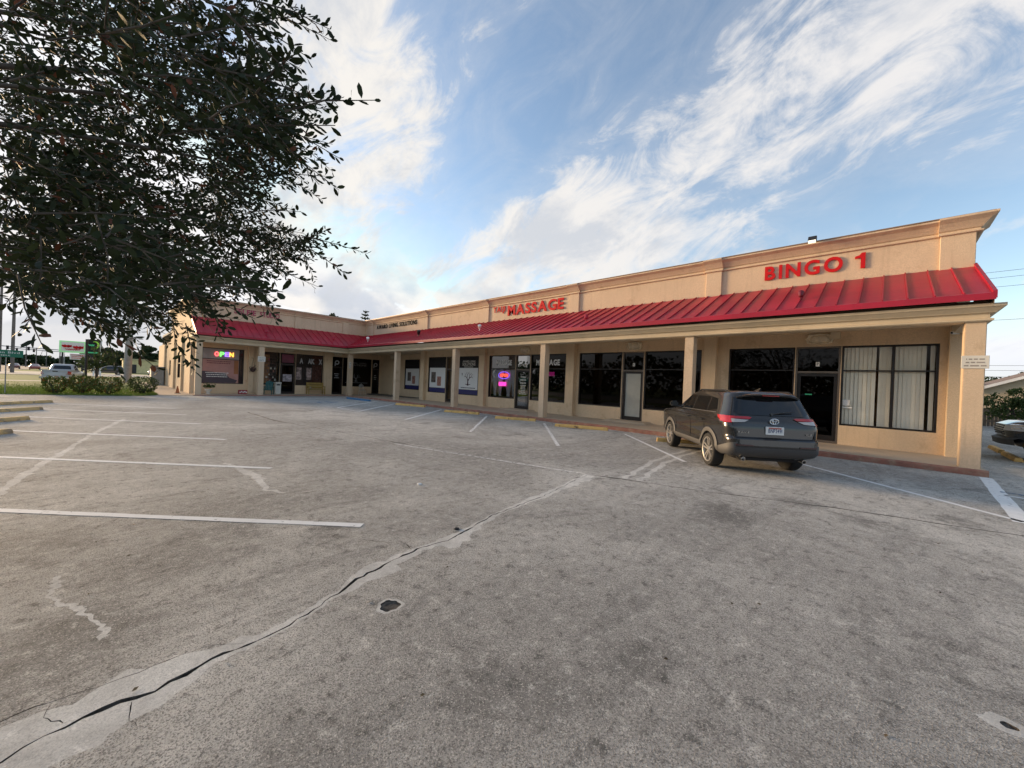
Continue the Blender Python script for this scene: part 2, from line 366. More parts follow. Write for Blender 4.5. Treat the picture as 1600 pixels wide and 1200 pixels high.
# asphalt lot material: aggregate speckle, stains, tyre-worn paler lanes
def lotmat(name, k=1.0, patch=False):
    mt, t, b, o = newmat(name); pos = t_pos(t)
    big = t_noise(t, pos, 0.20, 6, 0.62, 0.6); mid = t_noise(t, pos, 1.6, 9, 0.74, 0.3); crisp = t_noise(t, pos, 7.5, 8, 0.84, 0.25)
    grit = t_noise(t, pos, 85, 4, 0.80); grit2 = t_noise(t, pos, 170, 3, 0.75); smear = t_noise(t, t_pos(t, (0.45, 2.4, 1)), 1.0, 9, 0.74, 0.9)
    base = (0.485 * k, 0.460 * k, 0.415 * k); dark = (0.195 * k, 0.186 * k, 0.170 * k); pale = (0.66 * k, 0.63 * k, 0.57 * k)
    if patch: dark = mul(base, .85)
    c = t_mix(t, t_range(t, big, 0.36, 0.62), mul(base, .74) if not patch else base, pale)
    c = t_mix(t, t_range(t, mid, 0.44, 0.60, 0, 0.55), c, mul(base, .80))
    c = t_mix(t, t_range(t, smear, 0.52, 0.64, 0, 0.42), c, dark)
    if not patch:
        c = t_mix(t, t_range(t, t_noise(t, pos, 0.8, 9, 0.74, 0.6), 0.56, 0.68, 0, 0.8), c, mul(dark, 0.75))
        for sx, sy, sr, sa in ((5.6, 1.4, .7, .8), (7.2, 0.9, .5, .7), (2.2, 1.0, .35, .6), (1.5, 1.35, .5, .45), (9.4, 1.9, 1.1, .5), (0.9, 5.6, 1.4, .4), (12.2, 8.2, .5, .7), (12.3, 14.9, .5, .6), (12.4, 11.6, .5, .6), (0.6, 1.5, .6, .4), (-.3, 3.3, .8, .6), (.3, 4.4, .9, .5), (-.6, 5.6, 1.0, .45), (2.4, 5.2, .8, .35)):
            vd = tn(t, 'ShaderNodeVectorMath', operation='DISTANCE'); t.links.new(pos, vd.inputs[0]); vd.inputs[1].default_value = (sx, sy, 0)
            f_ = t_math(t, 'ADD', vd.outputs['Value'], t_math(t, 'MULTIPLY', t_math(t, 'SUBTRACT', mid, .5), sr * 3.2)); c = t_mix(t, t_range(t, f_, sr, sr * .1, 0, sa), c, mul(dark, 0.6))
    c = t_mix(t, t_range(t, crisp, 0.52, 0.64, 0, 0.85 if not patch else .35), c, mul(dark, 0.55)); c = t_mix(t, t_range(t, crisp, 0.47, 0.36, 0, 0.65), c, mul(pale, 1.15))
    vo = tn(t, 'ShaderNodeTexVoronoi'); t.links.new(pos, vo.inputs['Vector']); vo.inputs['Scale'].default_value = 165; vo.inputs['Randomness'].default_value = 1
    sv = tn(t, 'ShaderNodeSeparateColor'); t.links.new(vo.outputs['Color'], sv.inputs[0]); amt = 0.65 if not patch else 0.3
    c = t_mix(t, t_range(t, sv.outputs[0], 0.78, 0.97, 0, amt), c, (0.66, 0.61, 0.55))
    c = t_mix(t, t_range(t, sv.outputs[1], 0.62, 0.90, 0, amt), c, mul(dark, 0.50))
    c = t_mix(t, t_range(t, grit, 0.51, 0.64, 0, 0.65 if not patch else .35), c, mul(dark, 0.42))
    c = t_mix(t, t_range(t, grit2, 0.56, 0.70, 0, 0.45), c, (0.62, 0.57, 0.51))
    t.links.new(c, b.inputs['Base Color']); b.inputs['Roughness'].default_value = 0.9; b.inputs['Specular IOR Level'].default_value = 0.2
    h = t_math(t, 'ADD', t_math(t, 'MULTIPLY', grit, 0.9), t_math(t, 'ADD', t_math(t, 'MULTIPLY', vo.outputs['Distance'], 0.7), t_math(t, 'MULTIPLY', crisp, 1.1)))
    t_bump(t, b, h, 0.55 if not patch else 0.25, 0.014)
    return mt
LOT = lotmat('worn_asphalt', 1.0); PATCH = lotmat('crack_filler', 1.16, True)
CRACKM = mat('crack_dirt', (0.075, 0.064, 0.053), 0.95, var=0.5, vscale=30, bump=.8, bscale=60)
def jitter(pts, step, amp, seed):
    out = []; r = random.Random(seed)
    for i in range(len(pts) - 1):
        a_, b_ = Vector((*pts[i], 0)), Vector((*pts[i + 1], 0)); d_ = b_ - a_; n_ = max(1, int(d_.length / step)); nn = Vector((-d_.y, d_.x, 0)).normalized()
        for k in range(n_):
            q = a_ + d_ * (k / n_) + nn * (r.uniform(-amp, amp) if (k or i) else 0); out.append((q.x, q.y))
    out.append(pts[-1]); return out
def ribbon(pts, wfun, seed):
    r = random.Random(seed); Lf = []; Rt = []
    for i, p in enumerate(pts):
        q0 = Vector(pts[max(i - 1, 0)]); q1 = Vector(pts[min(i + 1, len(pts) - 1)]); d_ = (q1 - q0).normalized(); nn = Vector((-d_.y, d_.x))
        wl, wr = wfun(i / (len(pts) - 1), r); Lf.append((p[0] + nn.x * wl, p[1] + nn.y * wl)); Rt.append((p[0] - nn.x * wr, p[1] - nn.y * wr))
    return Lf + Rt[::-1]
def crackw(w0, w1, var=0.55):
    def f(t_, r):
        if t_ in (0.0, 1.0): return (0.0008, 0.0008)
        w_ = (w0 + (w1 - w0) * t_) * 0.5 * (0.25 + 1.5 * abs(mnoise.noise(Vector((t_ * 23, w0 * 900, 0)))) ** .7 * 0.75); return (w_ * (1 + r.uniform(-var, var)), w_ * (1 + r.uniform(-var, var)))
    return f
def patchw(fn):
    def f(t_, r):
        a_, b_ = fn(t_); k1 = 1 + .6 * mnoise.noise(Vector((t_ * 37, a_ * 3, 1.5))) + .35 * mnoise.noise(Vector((t_ * 120, 0, 4))); k2 = 1 + .6 * mnoise.noise(Vector((t_ * 37, b_ * 3, 7.5))) + .35 * mnoise.noise(Vector((t_ * 120, 0, 9))); return (max(0.004, a_ * k1 * r.uniform(.92, 1.08)), max(0.004, b_ * k2 * r.uniform(.92, 1.08)))
    return f
MAINC = [(-1.2, 2.22), (-0.26, 2.53), (-0.04, 2.61), (0.2, 2.59), (0.44, 2.67), (0.72, 2.68), (0.97, 2.75), (1.42, 2.97), (1.91, 3.11), (2.13, 3.15), (2.41, 3.11), (3.28, 3.36), (4.4, 3.48), (5.58, 3.73), (6.08, 3.81)]
main = jitter(MAINC, 0.055, 0.014, 1)
def mp(t_):
    s_ = (1 + math.sin(t_ * 21) * 0.5) * 0.5 + 0.25
    up = 0.10 + 0.05 * math.sin(t_ * 17 + 1); lo = 0.17 + 0.12 * math.sin(t_ * 13 + 2.3)
    if t_ > 0.38: up *= 0.55; lo *= 0.7
    if 0.33 < t_ < 0.42: up *= 0.3; lo *= 0.3
    return (up * s_ * 1.5, abs(lo) * s_ * 1.1)
cr2 = jitter([(6.42, 3.12), (7.17, 3.26), (8.48, 3.5), (9.91, 3.61), (11.6, 3.55)], 0.12, 0.03, 2)
cr3 = jitter([(-1.0, 6.9), (-0.89, 7.82), (-0.76, 9.21), (-0.53, 10.96), (-0.17, 13.8), (0.38, 16.85)], 0.09, 0.03, 3)
seam = jitter([(3.9, 18.5), (3.95, 14.9), (4.81, 10.37), (5.35, 7.03), (6.09, 3.9)], 0.3, 0.012, 4)
seam2 = jitter([(6.14, 3.74), (6.67, 2.0), (7.32, 0.46), (7.8, -1.32), (8.3, -4.5)], 0.25, 0.02, 5)
br1 = jitter([(-0.9, 2.86), (-0.42, 2.80), (-0.2, 2.83), (0.1, 2.80), (0.43, 2.82), (0.60, 2.70)], 0.05, 0.010, 6)
br2 = jitter([(2.02, 3.155), (2.05, 3.30), (1.9, 3.5), (1.75, 3.72)], 0.05, 0.014, 7)
br3 = jitter([(0.12, 2.575), (0.10, 2.47), (0.13, 2.38)], 0.03, 0.01, 17)
br4 = jitter([(-0.10, 2.62), (-0.17, 2.72), (-0.15, 2.80)], 0.03, 0.01, 18)
p4 = jitter([(1.45, 8.3), (1.57, 7.9), (1.61, 7.11), (1.55, 6.11), (1.70, 5.8)], 0.06, 0.03, 8)
p5 = jitter([(-0.23, 4.5), (-0.24, 4.15), (-0.13, 3.85), (0.01, 3.53), (0.02, 3.3)], 0.03, 0.02, 9)
cracks = [ribbon(main, crackw(0.026, 0.011, 0.85), 21), ribbon(seam, crackw(0.055, 0.050), 22), ribbon(seam2, crackw(0.050, 0.040), 23),
          ribbon(br1, crackw(0.010, 0.006), 24), ribbon(br2, crackw(0.012, 0.006), 25), ribbon(br3, crackw(0.009, 0.004), 26), ribbon(br4, crackw(0.009, 0.004), 27)]
patches = [ribbon(main[14:], patchw(mp), 31), ribbon([(x - .03, y + .12) for x, y in cr2], patchw(lambda t_: (0.05, 0.05)), 32), ribbon([(x + .03, y - .12) for x, y in cr2], patchw(lambda t_: (0.045, 0.06)), 38), ribbon(cr3, patchw(lambda t_: (0.045 + 0.02 * math.sin(t_ * 9), 0.05)), 33),
           ribbon(p4, patchw(lambda t_: (0.02 + 0.07 * max(0, math.sin(t_ * 3.1)) ** 2 * (t_ > .3), 0.03 + 0.05 * max(0, math.sin(t_ * 6)))), 34), ribbon(p5, patchw(lambda t_: (0.014 * (1 + math.sin(t_ * 14)), 0.016)), 35),
           ribbon(seam[len(seam) // 3:], patchw(lambda t_: (0.05, 0.02)), 36)]
pot = [(1.425 + (0.068 + 0.006 * math.sin(3 * t_ + 1) + 0.005 * math.sin(7 * t_)) * math.cos(t_ - .76) , 2.475 + (0.068 + 0.006 * math.sin(3 * t_ + 1) + 0.005 * math.sin(7 * t_)) * math.sin(t_ - .76)) for t_ in [2 * math.pi * k / 30 for k in range(30)]]
pot2 = [(3.17 + 0.035 * (1 + 0.2 * math.sin(3 * t_)) * math.cos(t_) * 0.7, -0.52 + 0.032 * math.sin(t_)) for t_ in [2 * math.pi * k / 14 for k in range(14)]]
pot2p = [(3.17 + (0.07 + .012 * math.sin(3 * t_)) * math.cos(t_), -0.52 + (0.10 + .02 * math.sin(4 * t_)) * math.sin(t_)) for t_ in [2 * math.pi * k / 14 for k in range(14)]]
cracks += [pot, pot2]; patches += [pot2p, [(1.425 + (x - 1.425) * 1.35, 2.475 + (y - 2.475) * 1.3) for x, y in pot]]
def inside(p, poly):
    r = False; x, y = p; j = len(poly) - 1
    for i in range(len(poly)):
        xi, yi = poly[i]; xj, yj = poly[j]
        if (yi > y) != (yj > y) and x < (xj - xi) * (y - yi) / (yj - yi) + xi: r = not r
        j = i
    return r
LX0, LX1, LY0, LY1 = -4.6, 62.0, -45.0, 33.0
vin = [Vector(p) for p in ((LX0, LY0), (LX1, LY0), (LX1, LY1), (LX0, LY1))]; ein = [(0, 1), (1, 2), (2, 3), (3, 0)]
for poly in cracks + patches:
    k = len(vin); vin += [Vector(p) for p in poly]; ein += [(k + i, k + (i + 1) % len(poly)) for i in range(len(poly))]
cv, ce, cf = geometry.delaunay_2d_cdt(vin, ein, [], 0, 1e-6)[:3]
bbs = [(min(p[0] for p in q), max(p[0] for p in q), min(p[1] for p in q), max(p[1] for p in q), q) for q in cracks + patches]
vs, fs, ms = [(v.x, v.y, 0.0) for v in cv], [], []
crackf = []
for f in cf:
    cx = sum(cv[i].x for i in f) / len(f); cy = sum(cv[i].y for i in f) / len(f); kind = 0
    for q, (xa, xb, ya, yb, poly) in enumerate(bbs):
        if xa <= cx <= xb and ya <= cy <= yb and inside((cx, cy), poly):
            kind = 2 if q < len(cracks) else 1
            break
    if kind == 2: crackf.append(f)
    else: fs.append(tuple(f)); ms.append(kind)
edge_n = {}
for f in crackf:
    for i in range(len(f)):
        e = tuple(sorted((f[i], f[(i + 1) % len(f)]))); edge_n[e] = edge_n.get(e, 0) + 1
low = {}
for f in crackf:
    for i in f:
        if i not in low:
            low[i] = len(vs); dep = 0.009 if any(abs(cv[i].x - c0[0]) + abs(cv[i].y - c0[1]) < 0.2 for c0 in ((1.425, 2.475), (3.17, -0.52))) else 0.035
            vs.append((cv[i].x, cv[i].y, -dep + random.uniform(-0.006, 0.005)))
for f in crackf: fs.append(tuple(low[i] for i in f)); ms.append(2)
for (a_, b_), n_ in edge_n.items():
    if n_ == 1: fs.append((a_, b_, low[b_], low[a_])); ms.append(2)
me = bpy.data.meshes.new('parking_lot'); me.from_pydata(vs, [], fs); me.polygons.foreach_set('material_index', ms); me.update()
bm = bmesh.new(); bm.from_mesh(me)
for f in bm.faces:
    f.normal_update()
    if f.normal.z < -0.5: f.normal_flip()
bm.to_mesh(me); bm.free()
lot = struct(link_mesh('parking_lot', me, [LOT, PATCH, CRACKM]))
tag(lot, 'worn grey asphalt parking lot with filled cracks')

# wide ground beyond the lot, a main road to the left of it, lawns, drive
FIELD = mat('grass_ground', (0.105, 0.165, 0.03), 0.95, var=0.35, vscale=0.35, grain=0.15, gscale=14, dirt=((0.13, 0.16, 0.045), 0.6, 0.5, 0.75), bump=0.5, bscale=25)
ROADM = mat('road_asphalt', (0.21, 0.19, 0.175), 0.85, var=0.12, vscale=0.3)
DRIVE = mat('pale_concrete', (0.44, 0.40, 0.34), 0.85, var=0.12, vscale=0.6)
mb = MB(); mb.add([(-1500, -1500, -0.05), (1500, -1500, -0.05), (1500, 2500, -0.05), (-1500, 2500, -0.05)], [(0, 1, 2, 3)])
struct(mb.build('ground', FIELD))
mb = MB(); mb.add([(-34.0, -600, -0.03), (-13.5, -600, -0.03), (-13.5, 100, -0.03), (-15.5, 260, -0.03), (-60, 1600, -0.03), (-90, 1600, -0.03), (-36, 260, -0.03), (-34, 100, -0.03)], [(0, 1, 2, 7), (7, 2, 3, 6), (6, 3, 4, 5)])
road = struct(mb.build('road', ROADM))
mb = MB()
for x_ in (-23.9, -23.5): mb.box(x_, x_ + 0.14, -60, 100, -0.028, -0.024)
mb.build('centre_line', mat('yellow_line', (0.55, 0.38, 0.06), 0.8), road)
for k in range(14):
    MB().box(-18.7, -18.58, 30 + k * 9.0, 33 + k * 9.0, -0.028, -0.024).build('lane_dash', WHITE, road)
# lawn with a wavering front edge, real blades
ew = [(-13.5, 33.4), (-9, 32.9), (-6, 32.2), (-4.6, 31.9), (-3.7, 31.6), (-2.4, 31.15), (-1.2, 30.75), (-0.2, 30.35), (0.6, 30.2), (1.4, 30.3), (1.9, 30.8), (2.1, 31.6), (2.15, 34)]
mb = MB(); pts = []
for i in range(len(ew) - 1):
    for k in range(6):
        t_ = k / 6; pts.append((ew[i][0] + (ew[i + 1][0] - ew[i][0]) * t_, ew[i][1] + (ew[i + 1][1] - ew[i][1]) * t_ + random.uniform(-0.05, 0.05)))
pts.append(ew[-1]); far = [(p[0], 54.0) for p in pts]
n_ = len(pts); vs = [(x, y, 0.012) for x, y in pts] + [(x, y + 2.5, 0.05) for x, y in pts] + [(x, max(y, 53), 0.03) for x, y in far]
mb.add(vs, [(i, i + 1, n_ + i + 1, n_ + i) for i in range(n_ - 1)] + [(n_ + i, n_ + i + 1, 2 * n_ + i + 1, 2 * n_ + i) for i in range(n_ - 1)])
struct(mb.build('lawn', FIELD))
mb = MB(); mb.add([(-13.5, 54, -0.01), (2.1, 54, -0.01), (2.1, 57.5, -0.01), (-13.5, 57.5, -0.01)], [(0, 1, 2, 3)])
mb.add([(-13.5, 86, -0.01), (30, 86, -0.01), (30, 118, -0.01), (-13.5, 118, -0.01)], [(0, 1, 2, 3)])
mb.add([(-12.6, -30, -0.012), (-11.2, -30, -0.012), (-11.2, 86, -0.012), (-12.6, 86, -0.012)], [(0, 1, 2, 3)])
struct(mb.build('driveway', DRIVE))
mb = MB(); mb.box(2.1, 3.74, 30.9, 57.0, -0.2, 0.022); struct(mb.build('path', CONC))
def blades(n, sampler, h0, h1, name, m_, parent=None):
    P = np.array([sampler() for _ in range(n)]); ang = rng.uniform(0, 6.28, n); hh = rng.uniform(h0, h1, n); ww = hh * 0.16
    bx, by = np.cos(ang) * ww, np.sin(ang) * ww; lean = rng.normal(0, 0.35, (n, 2)) * hh[:, None]
    v_ = np.empty((n, 3, 3)); v_[:, 0] = P + np.stack([bx, by, bx * 0], 1); v_[:, 1] = P - np.stack([bx, by, bx * 0], 1); v_[:, 2] = P + np.stack([lean[:, 0], lean[:, 1], hh], 1)
    me = bpy.data.meshes.new(name); me.from_pydata(v_.reshape(-1, 3).tolist(), [], np.arange(n * 3).reshape(-1, 3).tolist())
    return link_mesh(name, me, m_, parent)
def lawn_pt():
    while True:
        x = random.uniform(-9, 2.1); i = 0
        while i < len(ew) - 2 and ew[i + 1][0] < x: i += 1
        e = ew[i][1] + (ew[i + 1][1] - ew[i][1]) * (x - ew[i][0]) / (ew[i + 1][0] - ew[i][0])
        y = e + abs(random.gauss(0, 1)) * 5.5 - 0.05
        if y < 53: return (x, y, 0.012 + min(1, (y - e) / 2.5) * 0.035)
tag(blades(30000, lawn_pt, 0.03, 0.10, 'grass', GRASSB), 'short green lawn grass beside the parking lot', 'grass', kind='stuff')

# ------------------------------------------------------------------ painted markings
def strip(name, m_, p, q, w_, z=0.004, parent=lot):
    p, q = Vector((*p, 0)), Vector((*q, 0)); d_ = (q - p).normalized(); nn = Vector((-d_.y, d_.x, 0)) * w_ / 2
    mb = MB(); k = max(2, int((q - p).length / 0.25)); vs = []
    for i in range(k + 1):
        c_ = p + (q - p) * (i / k); e = Vector((0, 0, z)); vs += [c_ + nn * random.uniform(0.9, 1.06) + e, c_ - nn * random.uniform(0.9, 1.06) + e]
    mb.add(vs, [(2 * i, 2 * i + 1, 2 * i + 3, 2 * i + 2) for i in range(k)])
    return mb.build(name, m_, parent)
for y_ in (7.65, 11.05, 14.75, 18.3, 21.4, 24.4):
    strip('painted_line', PAINTW, (-1.75, y_ + 0.25), (1.95, y_ - 3.62), 0.105)
for (p, q, m_, w_) in [((12.3, 2.45), (8.70, -1.47), PAINTW, 0.10), ((12.4, 6.35), (9.0, 3.13), PAINTW, 0.10), ((12.5, 10.03), (8.25, 6.11), PAINTF, 0.10), ((12.3, 13.3), (8.0, 9.4), PAINTF, 0.10),
                       ((12.5, 17.15), (8.05, 13.4), PAINTW, 0.10), ((12.4, 21.9), (8.02, 17.4), PAINTW, 0.10), ((12.6, 24.5), (8.0, 19.75), PAINTW, 0.10), ((8.0, 19.75), (8.02, 17.4), PAINTF, 0.10),
                       ((12.4, 28.2), (8.0, 23.9), PAINTB, 0.10), ((13.05, -1.68), (8.6, -1.46), PAINTW, 0.20), ((10.9, -1.62), (10.4, -5.0), PAINTW, 0.10), ((11.25, -1.62), (10.75, -5.0), PAINTB, 0.10), ((9.2, -1.55), (8.7, -5.0), PAINTF, 0.10),
                       ((16.3, -2.5), (15.2, -6.5), PAINTW, 0.12), ((4.9, 8.6), (6.05, 4.0), PAINTF, 0.05)]:
    strip('painted_line', m_, p, q, w_, 0.004 if m_ is not PAINTB else 0.006)
# faded access symbol in the blue bay
mb = MB(); c0 = Vector((9.0, 23.6, 0.006))
for a0 in range(14):
    t0, t1 = a0 / 16 * 6.28, (a0 + 1) / 16 * 6.28
    mb.add([c0 + Vector((math.cos(t0) * .42, math.sin(t0) * .42, 0)), c0 + Vector((math.cos(t1) * .42, math.sin(t1) * .42, 0)), c0 + Vector((math.cos(t1) * .62, math.sin(t1) * .62, 0)), c0 + Vector((math.cos(t0) * .62, math.sin(t0) * .62, 0))], [(0, 1, 2, 3)])
mb.box(9.1, 9.3, 23.6, 24.5, 0.005, 0.007); mb.box(9.3, 9.8, 24.0, 24.15, 0.005, 0.007)
mb.build('access_symbol', PAINTB, lot)

# ------------------------------------------------------------------ wheel stops
def wheel_stop(p, q, m_, label, grp, length=None):
    p, q = Vector((*p, 0)), Vector((*q, 0)); d_ = (q - p); ln = length or d_.length; d_.normalize(); c_ = (p + q) / 2; nn = Vector((-d_.y, d_.x, 0))
    mb = MB(); prof = [(-0.085, 0.0), (-0.08, 0.05), (-0.052, 0.11), (0.052, 0.11), (0.08, 0.05), (0.085, 0.0)]; k = 6; vs = []; nP = len(prof)
    for i in range(k + 1):
        t_ = (i / k - 0.5) * ln
        for a_, h in prof: vs.append(c_ + d_ * (t_ * (0.985 if h > 0.1 else 1.0)) + nn * (a_ + random.uniform(-.004, .004)) + Vector((0, 0, h + (random.uniform(-.006, .004) if h else 0))))
    fs = [(i * nP + j, i * nP + (j + 1) % nP, (i + 1) * nP + (j + 1) % nP, (i + 1) * nP + j) for i in range(k) for j in range(nP)] + [tuple(range(nP))[::-1], tuple(k * nP + j for j in range(nP))]
    mb.add(vs, fs); o = mb.build('wheel_stop', m_, loc=(c_.x, c_.y, 0)); return tag(o, label, 'wheel stop', grp)
GR = 'wheel stops along the shop walk'; GL_ = 'wheel stops of the row across the lot'
wheel_stop((12.05, 21.1), (12.62, 18.95), YELC, 'yellow concrete wheel stop between the two column bases before the dark tree-logo shops', GR)
wheel_stop((11.85, 15.95), (12.5, 14.1), YELC, 'yellow concrete wheel stop in front of the window with the tree picture', GR)
wheel_stop((11.95, 12.35), (12.75, 10.7), YELC, 'yellow concrete wheel stop in front of the shop with the neon sign', GR)
wheel_stop((12.05, 9.1), (12.73, 7.2), YELC, 'stained yellow wheel stop before the frosted glass door', GR)
wheel_stop((11.75, 4.95), (12.7, 3.35), YELC, 'yellow wheel stop at the nose of the grey SUV, mostly hidden', GR)
wheel_stop((11.75, 27.3), (11.95, 24.3), BLUEC, 'blue painted wheel stop by the corner column', GR)
DL = Vector((1, 1.05)).normalized() * 1.0
for (x, y), lb in zip(((-1.62, 25.0), (-1.60, 21.2), (-1.56, 17.5), (-1.52, 14.3)), ('tan wheel stop nearest the lawn, farthest of the four on the lot edge', 'tan wheel stop second from the lawn on the lot edge', 'tan wheel stop third from the lawn on the lot edge', 'tan wheel stop cut by the picture edge, nearest of the four')):
    wheel_stop((x - DL.x * 1.9, y - DL.y * 1.9), (x, y), TANC, lb, GL_)
wheel_stop((17.5, -2.83), (19.4, -2.86), YELC, 'yellow wheel stop under the nose of the black pickup', 'wheel stops beside the end wall')
wheel_stop((19.9, -2.87), (21.8, -2.9), YELC, 'farther yellow wheel stop just beyond the end column', 'wheel stops beside the end wall')
# ------------------------------------------------------------------ the strip mall
XW, XC, YW, YC, XE = 15.7, 13.35, 33.2, 31.0, 17.2
YS, XS = -1.66, 3.75                       # outer ends of the two wings
mall = thing('strip_mall', 'long L-shaped tan stucco strip mall with red metal roof over its walkway', 'building', (XC, 14, 0))
# walk
mb = MB(); ys = [-1.72, 6, 14, 22, 26.5, 29.5, 31.0]
zt = lambda y: 0.13 if y < 26 else 0.13 - 0.09 * min(1, (y - 26) / 4)
vs = []
for y in ys: vs += [(13.24, y, zt(y)), (XE + .1, y, zt(y))]
mb.add(vs, [(2 * i, 2 * i + 1, 2 * i + 3, 2 * i + 2) for i in range(len(ys) - 1)])
mb.add([(XS - .05, 31.0, 0.04), (XE + .1, 31.0, 0.04), (XE + .1, YW + .1, 0.04), (XS - .05, YW + .1, 0.04), (13.24, -1.72, 0.13), (13.24, -1.72, -.1), (XE, -1.72, -.1), (XE, -1.72, .13)], [(0, 1, 2, 3), (4, 5, 6, 7)])
walk = struct(mb.build('sidewalk', CONC))
ys = [-1.74 + 0.25 * i for i in range(131)]; ys = [y for y in ys if y < 30.8]; mb = MB(); vs = []
for y in ys:
    j = random.uniform(-.012, .012); h = zt(y) + 0.003
    vs += [(13.14 + j, y, -0.03), (13.15 + j, y, h - .03 + random.uniform(-.012, .006)), (13.18 + j * .5, y, h), (13.26, y, h)]
mb.add(vs, [(4 * i + k, 4 * i + k + 1, 4 * i + k + 5, 4 * i + k + 4) for i in range(len(ys) - 1) for k in range(3)] + [(0, 1, 2, 3)])
mb.build('kerb', KERB, walk)
mb = MB(); mb.box(XS - .08, 13.3, 30.90, 31.04, -0.05, 0.046); mb.build('kerb', KERB, walk)
for y in (2.6, 7.8, 14.2):   # raised door aprons
    mb = MB(); z0 = 0.13; mb.add([(14.95, y - 1.05, z0), (14.95, y + 1.05, z0), (XW, y + 1.05, z0), (XW, y - 1.05, z0), (15.1, y - .85, z0 + .075), (15.1, y + .85, z0 + .075), (XW, y + .85, z0 + .075), (XW, y - .85, z0 + .075)], [(0, 1, 5, 4), (1, 2, 6, 5), (3, 0, 4, 7), (4, 5, 6, 7)]); mb.build('door_step', CONC, walk)

FR = lambda u, z, d: Vector((XW - d, u, z))
FE = lambda u, z, d: Vector((XE - d, u, z))
FL = lambda u, z, d: Vector((u, YW - d, z))
FS = lambda u, z, d: Vector((XS - d, u, z))          # end wall of the far wing
def fbox(mb, fr, u0, u1, z0, z1, d0, d1, mi=0):
    a_, b_ = fr(u0, z0, d0), fr(u1, z1, d1); return mb.box(a_.x, b_.x, a_.y, b_.y, a_.z, b_.z, mi)
def wall_open(fr, u0, u1, z0, z1, ops, thick, name='wall', m_=STUCCO):
    us = sorted({u0, u1, *[o[0] for o in ops], *[o[1] for o in ops]}); us = [u for u in us if u0 <= u <= u1]
    mb = MB()
    for a_, b_ in zip(us, us[1:]):
        cuts = sorted([(o[2], o[3]) for o in ops if o[0] <= a_ + 1e-6 and o[1] >= b_ - 1e-6]); z = z0
        for c_, d_ in cuts:
            if c_ > z + 1e-4: fbox(mb, fr, a_, b_, z, c_, 0, -thick)
            z = d_
        if z < z1: fbox(mb, fr, a_, b_, z, z1, 0, -thick)
    return mb.build(name, m_, mall)
ZT, ZS = 3.18, 0.72
opsR = []; WIN = []; DOOR = []
def W(fr, u0, u1, z0=ZS, z1=ZT, **k): WIN.append((fr, u0, u1, z0, z1, k)); return (u0, u1, z0, z1)
def D(fr, u0, u1, **k): DOOR.append((fr, u0, u1, k)); return (u0, u1, 0.0, ZT)
opsR += [W(FR, -1.13, 0.91, kind='blinds'), D(FR, 0.93, 2.07, no='7', leaf='dark'), W(FR, 2.09, 4.06)]
opsR += [W(FR, 5.01, 7.28), D(FR, 7.30, 8.30, no='6', leaf='frost'), W(FR, 8.32, 10.57)]
opsR += [W(FR, 11.36, 13.68, kind='massage2'), D(FR, 13.70, 14.79, no='5', leaf='text'), W(FR, 14.81, 16.98, kind='curtain')]
opsR += [W(FR, 17.90, 20.02, kind='tree'), D(FR, 20.04, 21.21, leaf='dark'), W(FR, 21.23, 23.30, kind='photos')]
opsE = [W(FE, 26.75, 29.0, kind='photos2'), D(FE, 25.4, 26.6, leaf='dark')]
opsL = [W(FL, 4.32, 6.72, kind='selfie'), W(FL, 7.62, 9.02, kind='shelves'), D(FL, 9.04, 10.12, leaf='poster'), W(FL, 10.14, 12.18, kind='letters'), D(FL, 12.87, 13.78, leaf='logo'), W(FL, 13.8, 16.35, kind='darktree'), D(FL, 16.42, 17.1, leaf='logo')]
opsS = [(38.0, 40.2, 0.9, 2.6), (45.0, 46.2, 1.0, 2.4)]
def shift(ops): return [(a_ , b_, c_, d_) for a_, b_, c_, d_ in ops]
wall_open(FR, YS, 23.75, 0.0, 3.9, opsR, 0.24)
wall_open(FE, 23.75, YW, 0.0, 3.9, opsE, 0.24)
wall_open(FL, XS, XE + 0.24, 0.0, 3.9, opsL, 0.24)
MB().box(XW, XE + .24, 23.70, 23.94, 0, 3.9).build('wall', STUCCO, mall)
wall_open(FS, YW + .24, 57.0, 0.0, 4.0, opsS, 0.24)
MB().box(XS, XS + .25, YW + .3, 45.5, 4.0, 6.1).build('wall', STUCCO, mall)
MB().box(XW + .3, 34, YS, YS + .24, 0, 6.0).build('wall', STUCCO, mall)          # end wall beside the pickup
MB().box(33.8, 34.05, YS + .26, 57, 0, 6.0).build('wall', STUCCO, mall)
MB().box(XS + .26, 33.8, 56.8, 57.04, 0, 5.2).build('wall', STUCCO, mall)
mb = MB(); mb.box(XW + .25, 33.8, YS + .25, YW + .2, 5.3, 5.5); mb.box(XS + .25, 33.8, YW + .25, 56.8, 5.0, 5.2); mb.build('flat_roof', mat('roof_felt', (0.35, 0.34, 0.32), 0.9), mall)
MB().box(XW + .3, 33.7, YS + .3, 56.5, 0.02, 0.12).build('shop_floor', mat('shop_floor', (0.12, 0.11, 0.10), 0.6), mall)
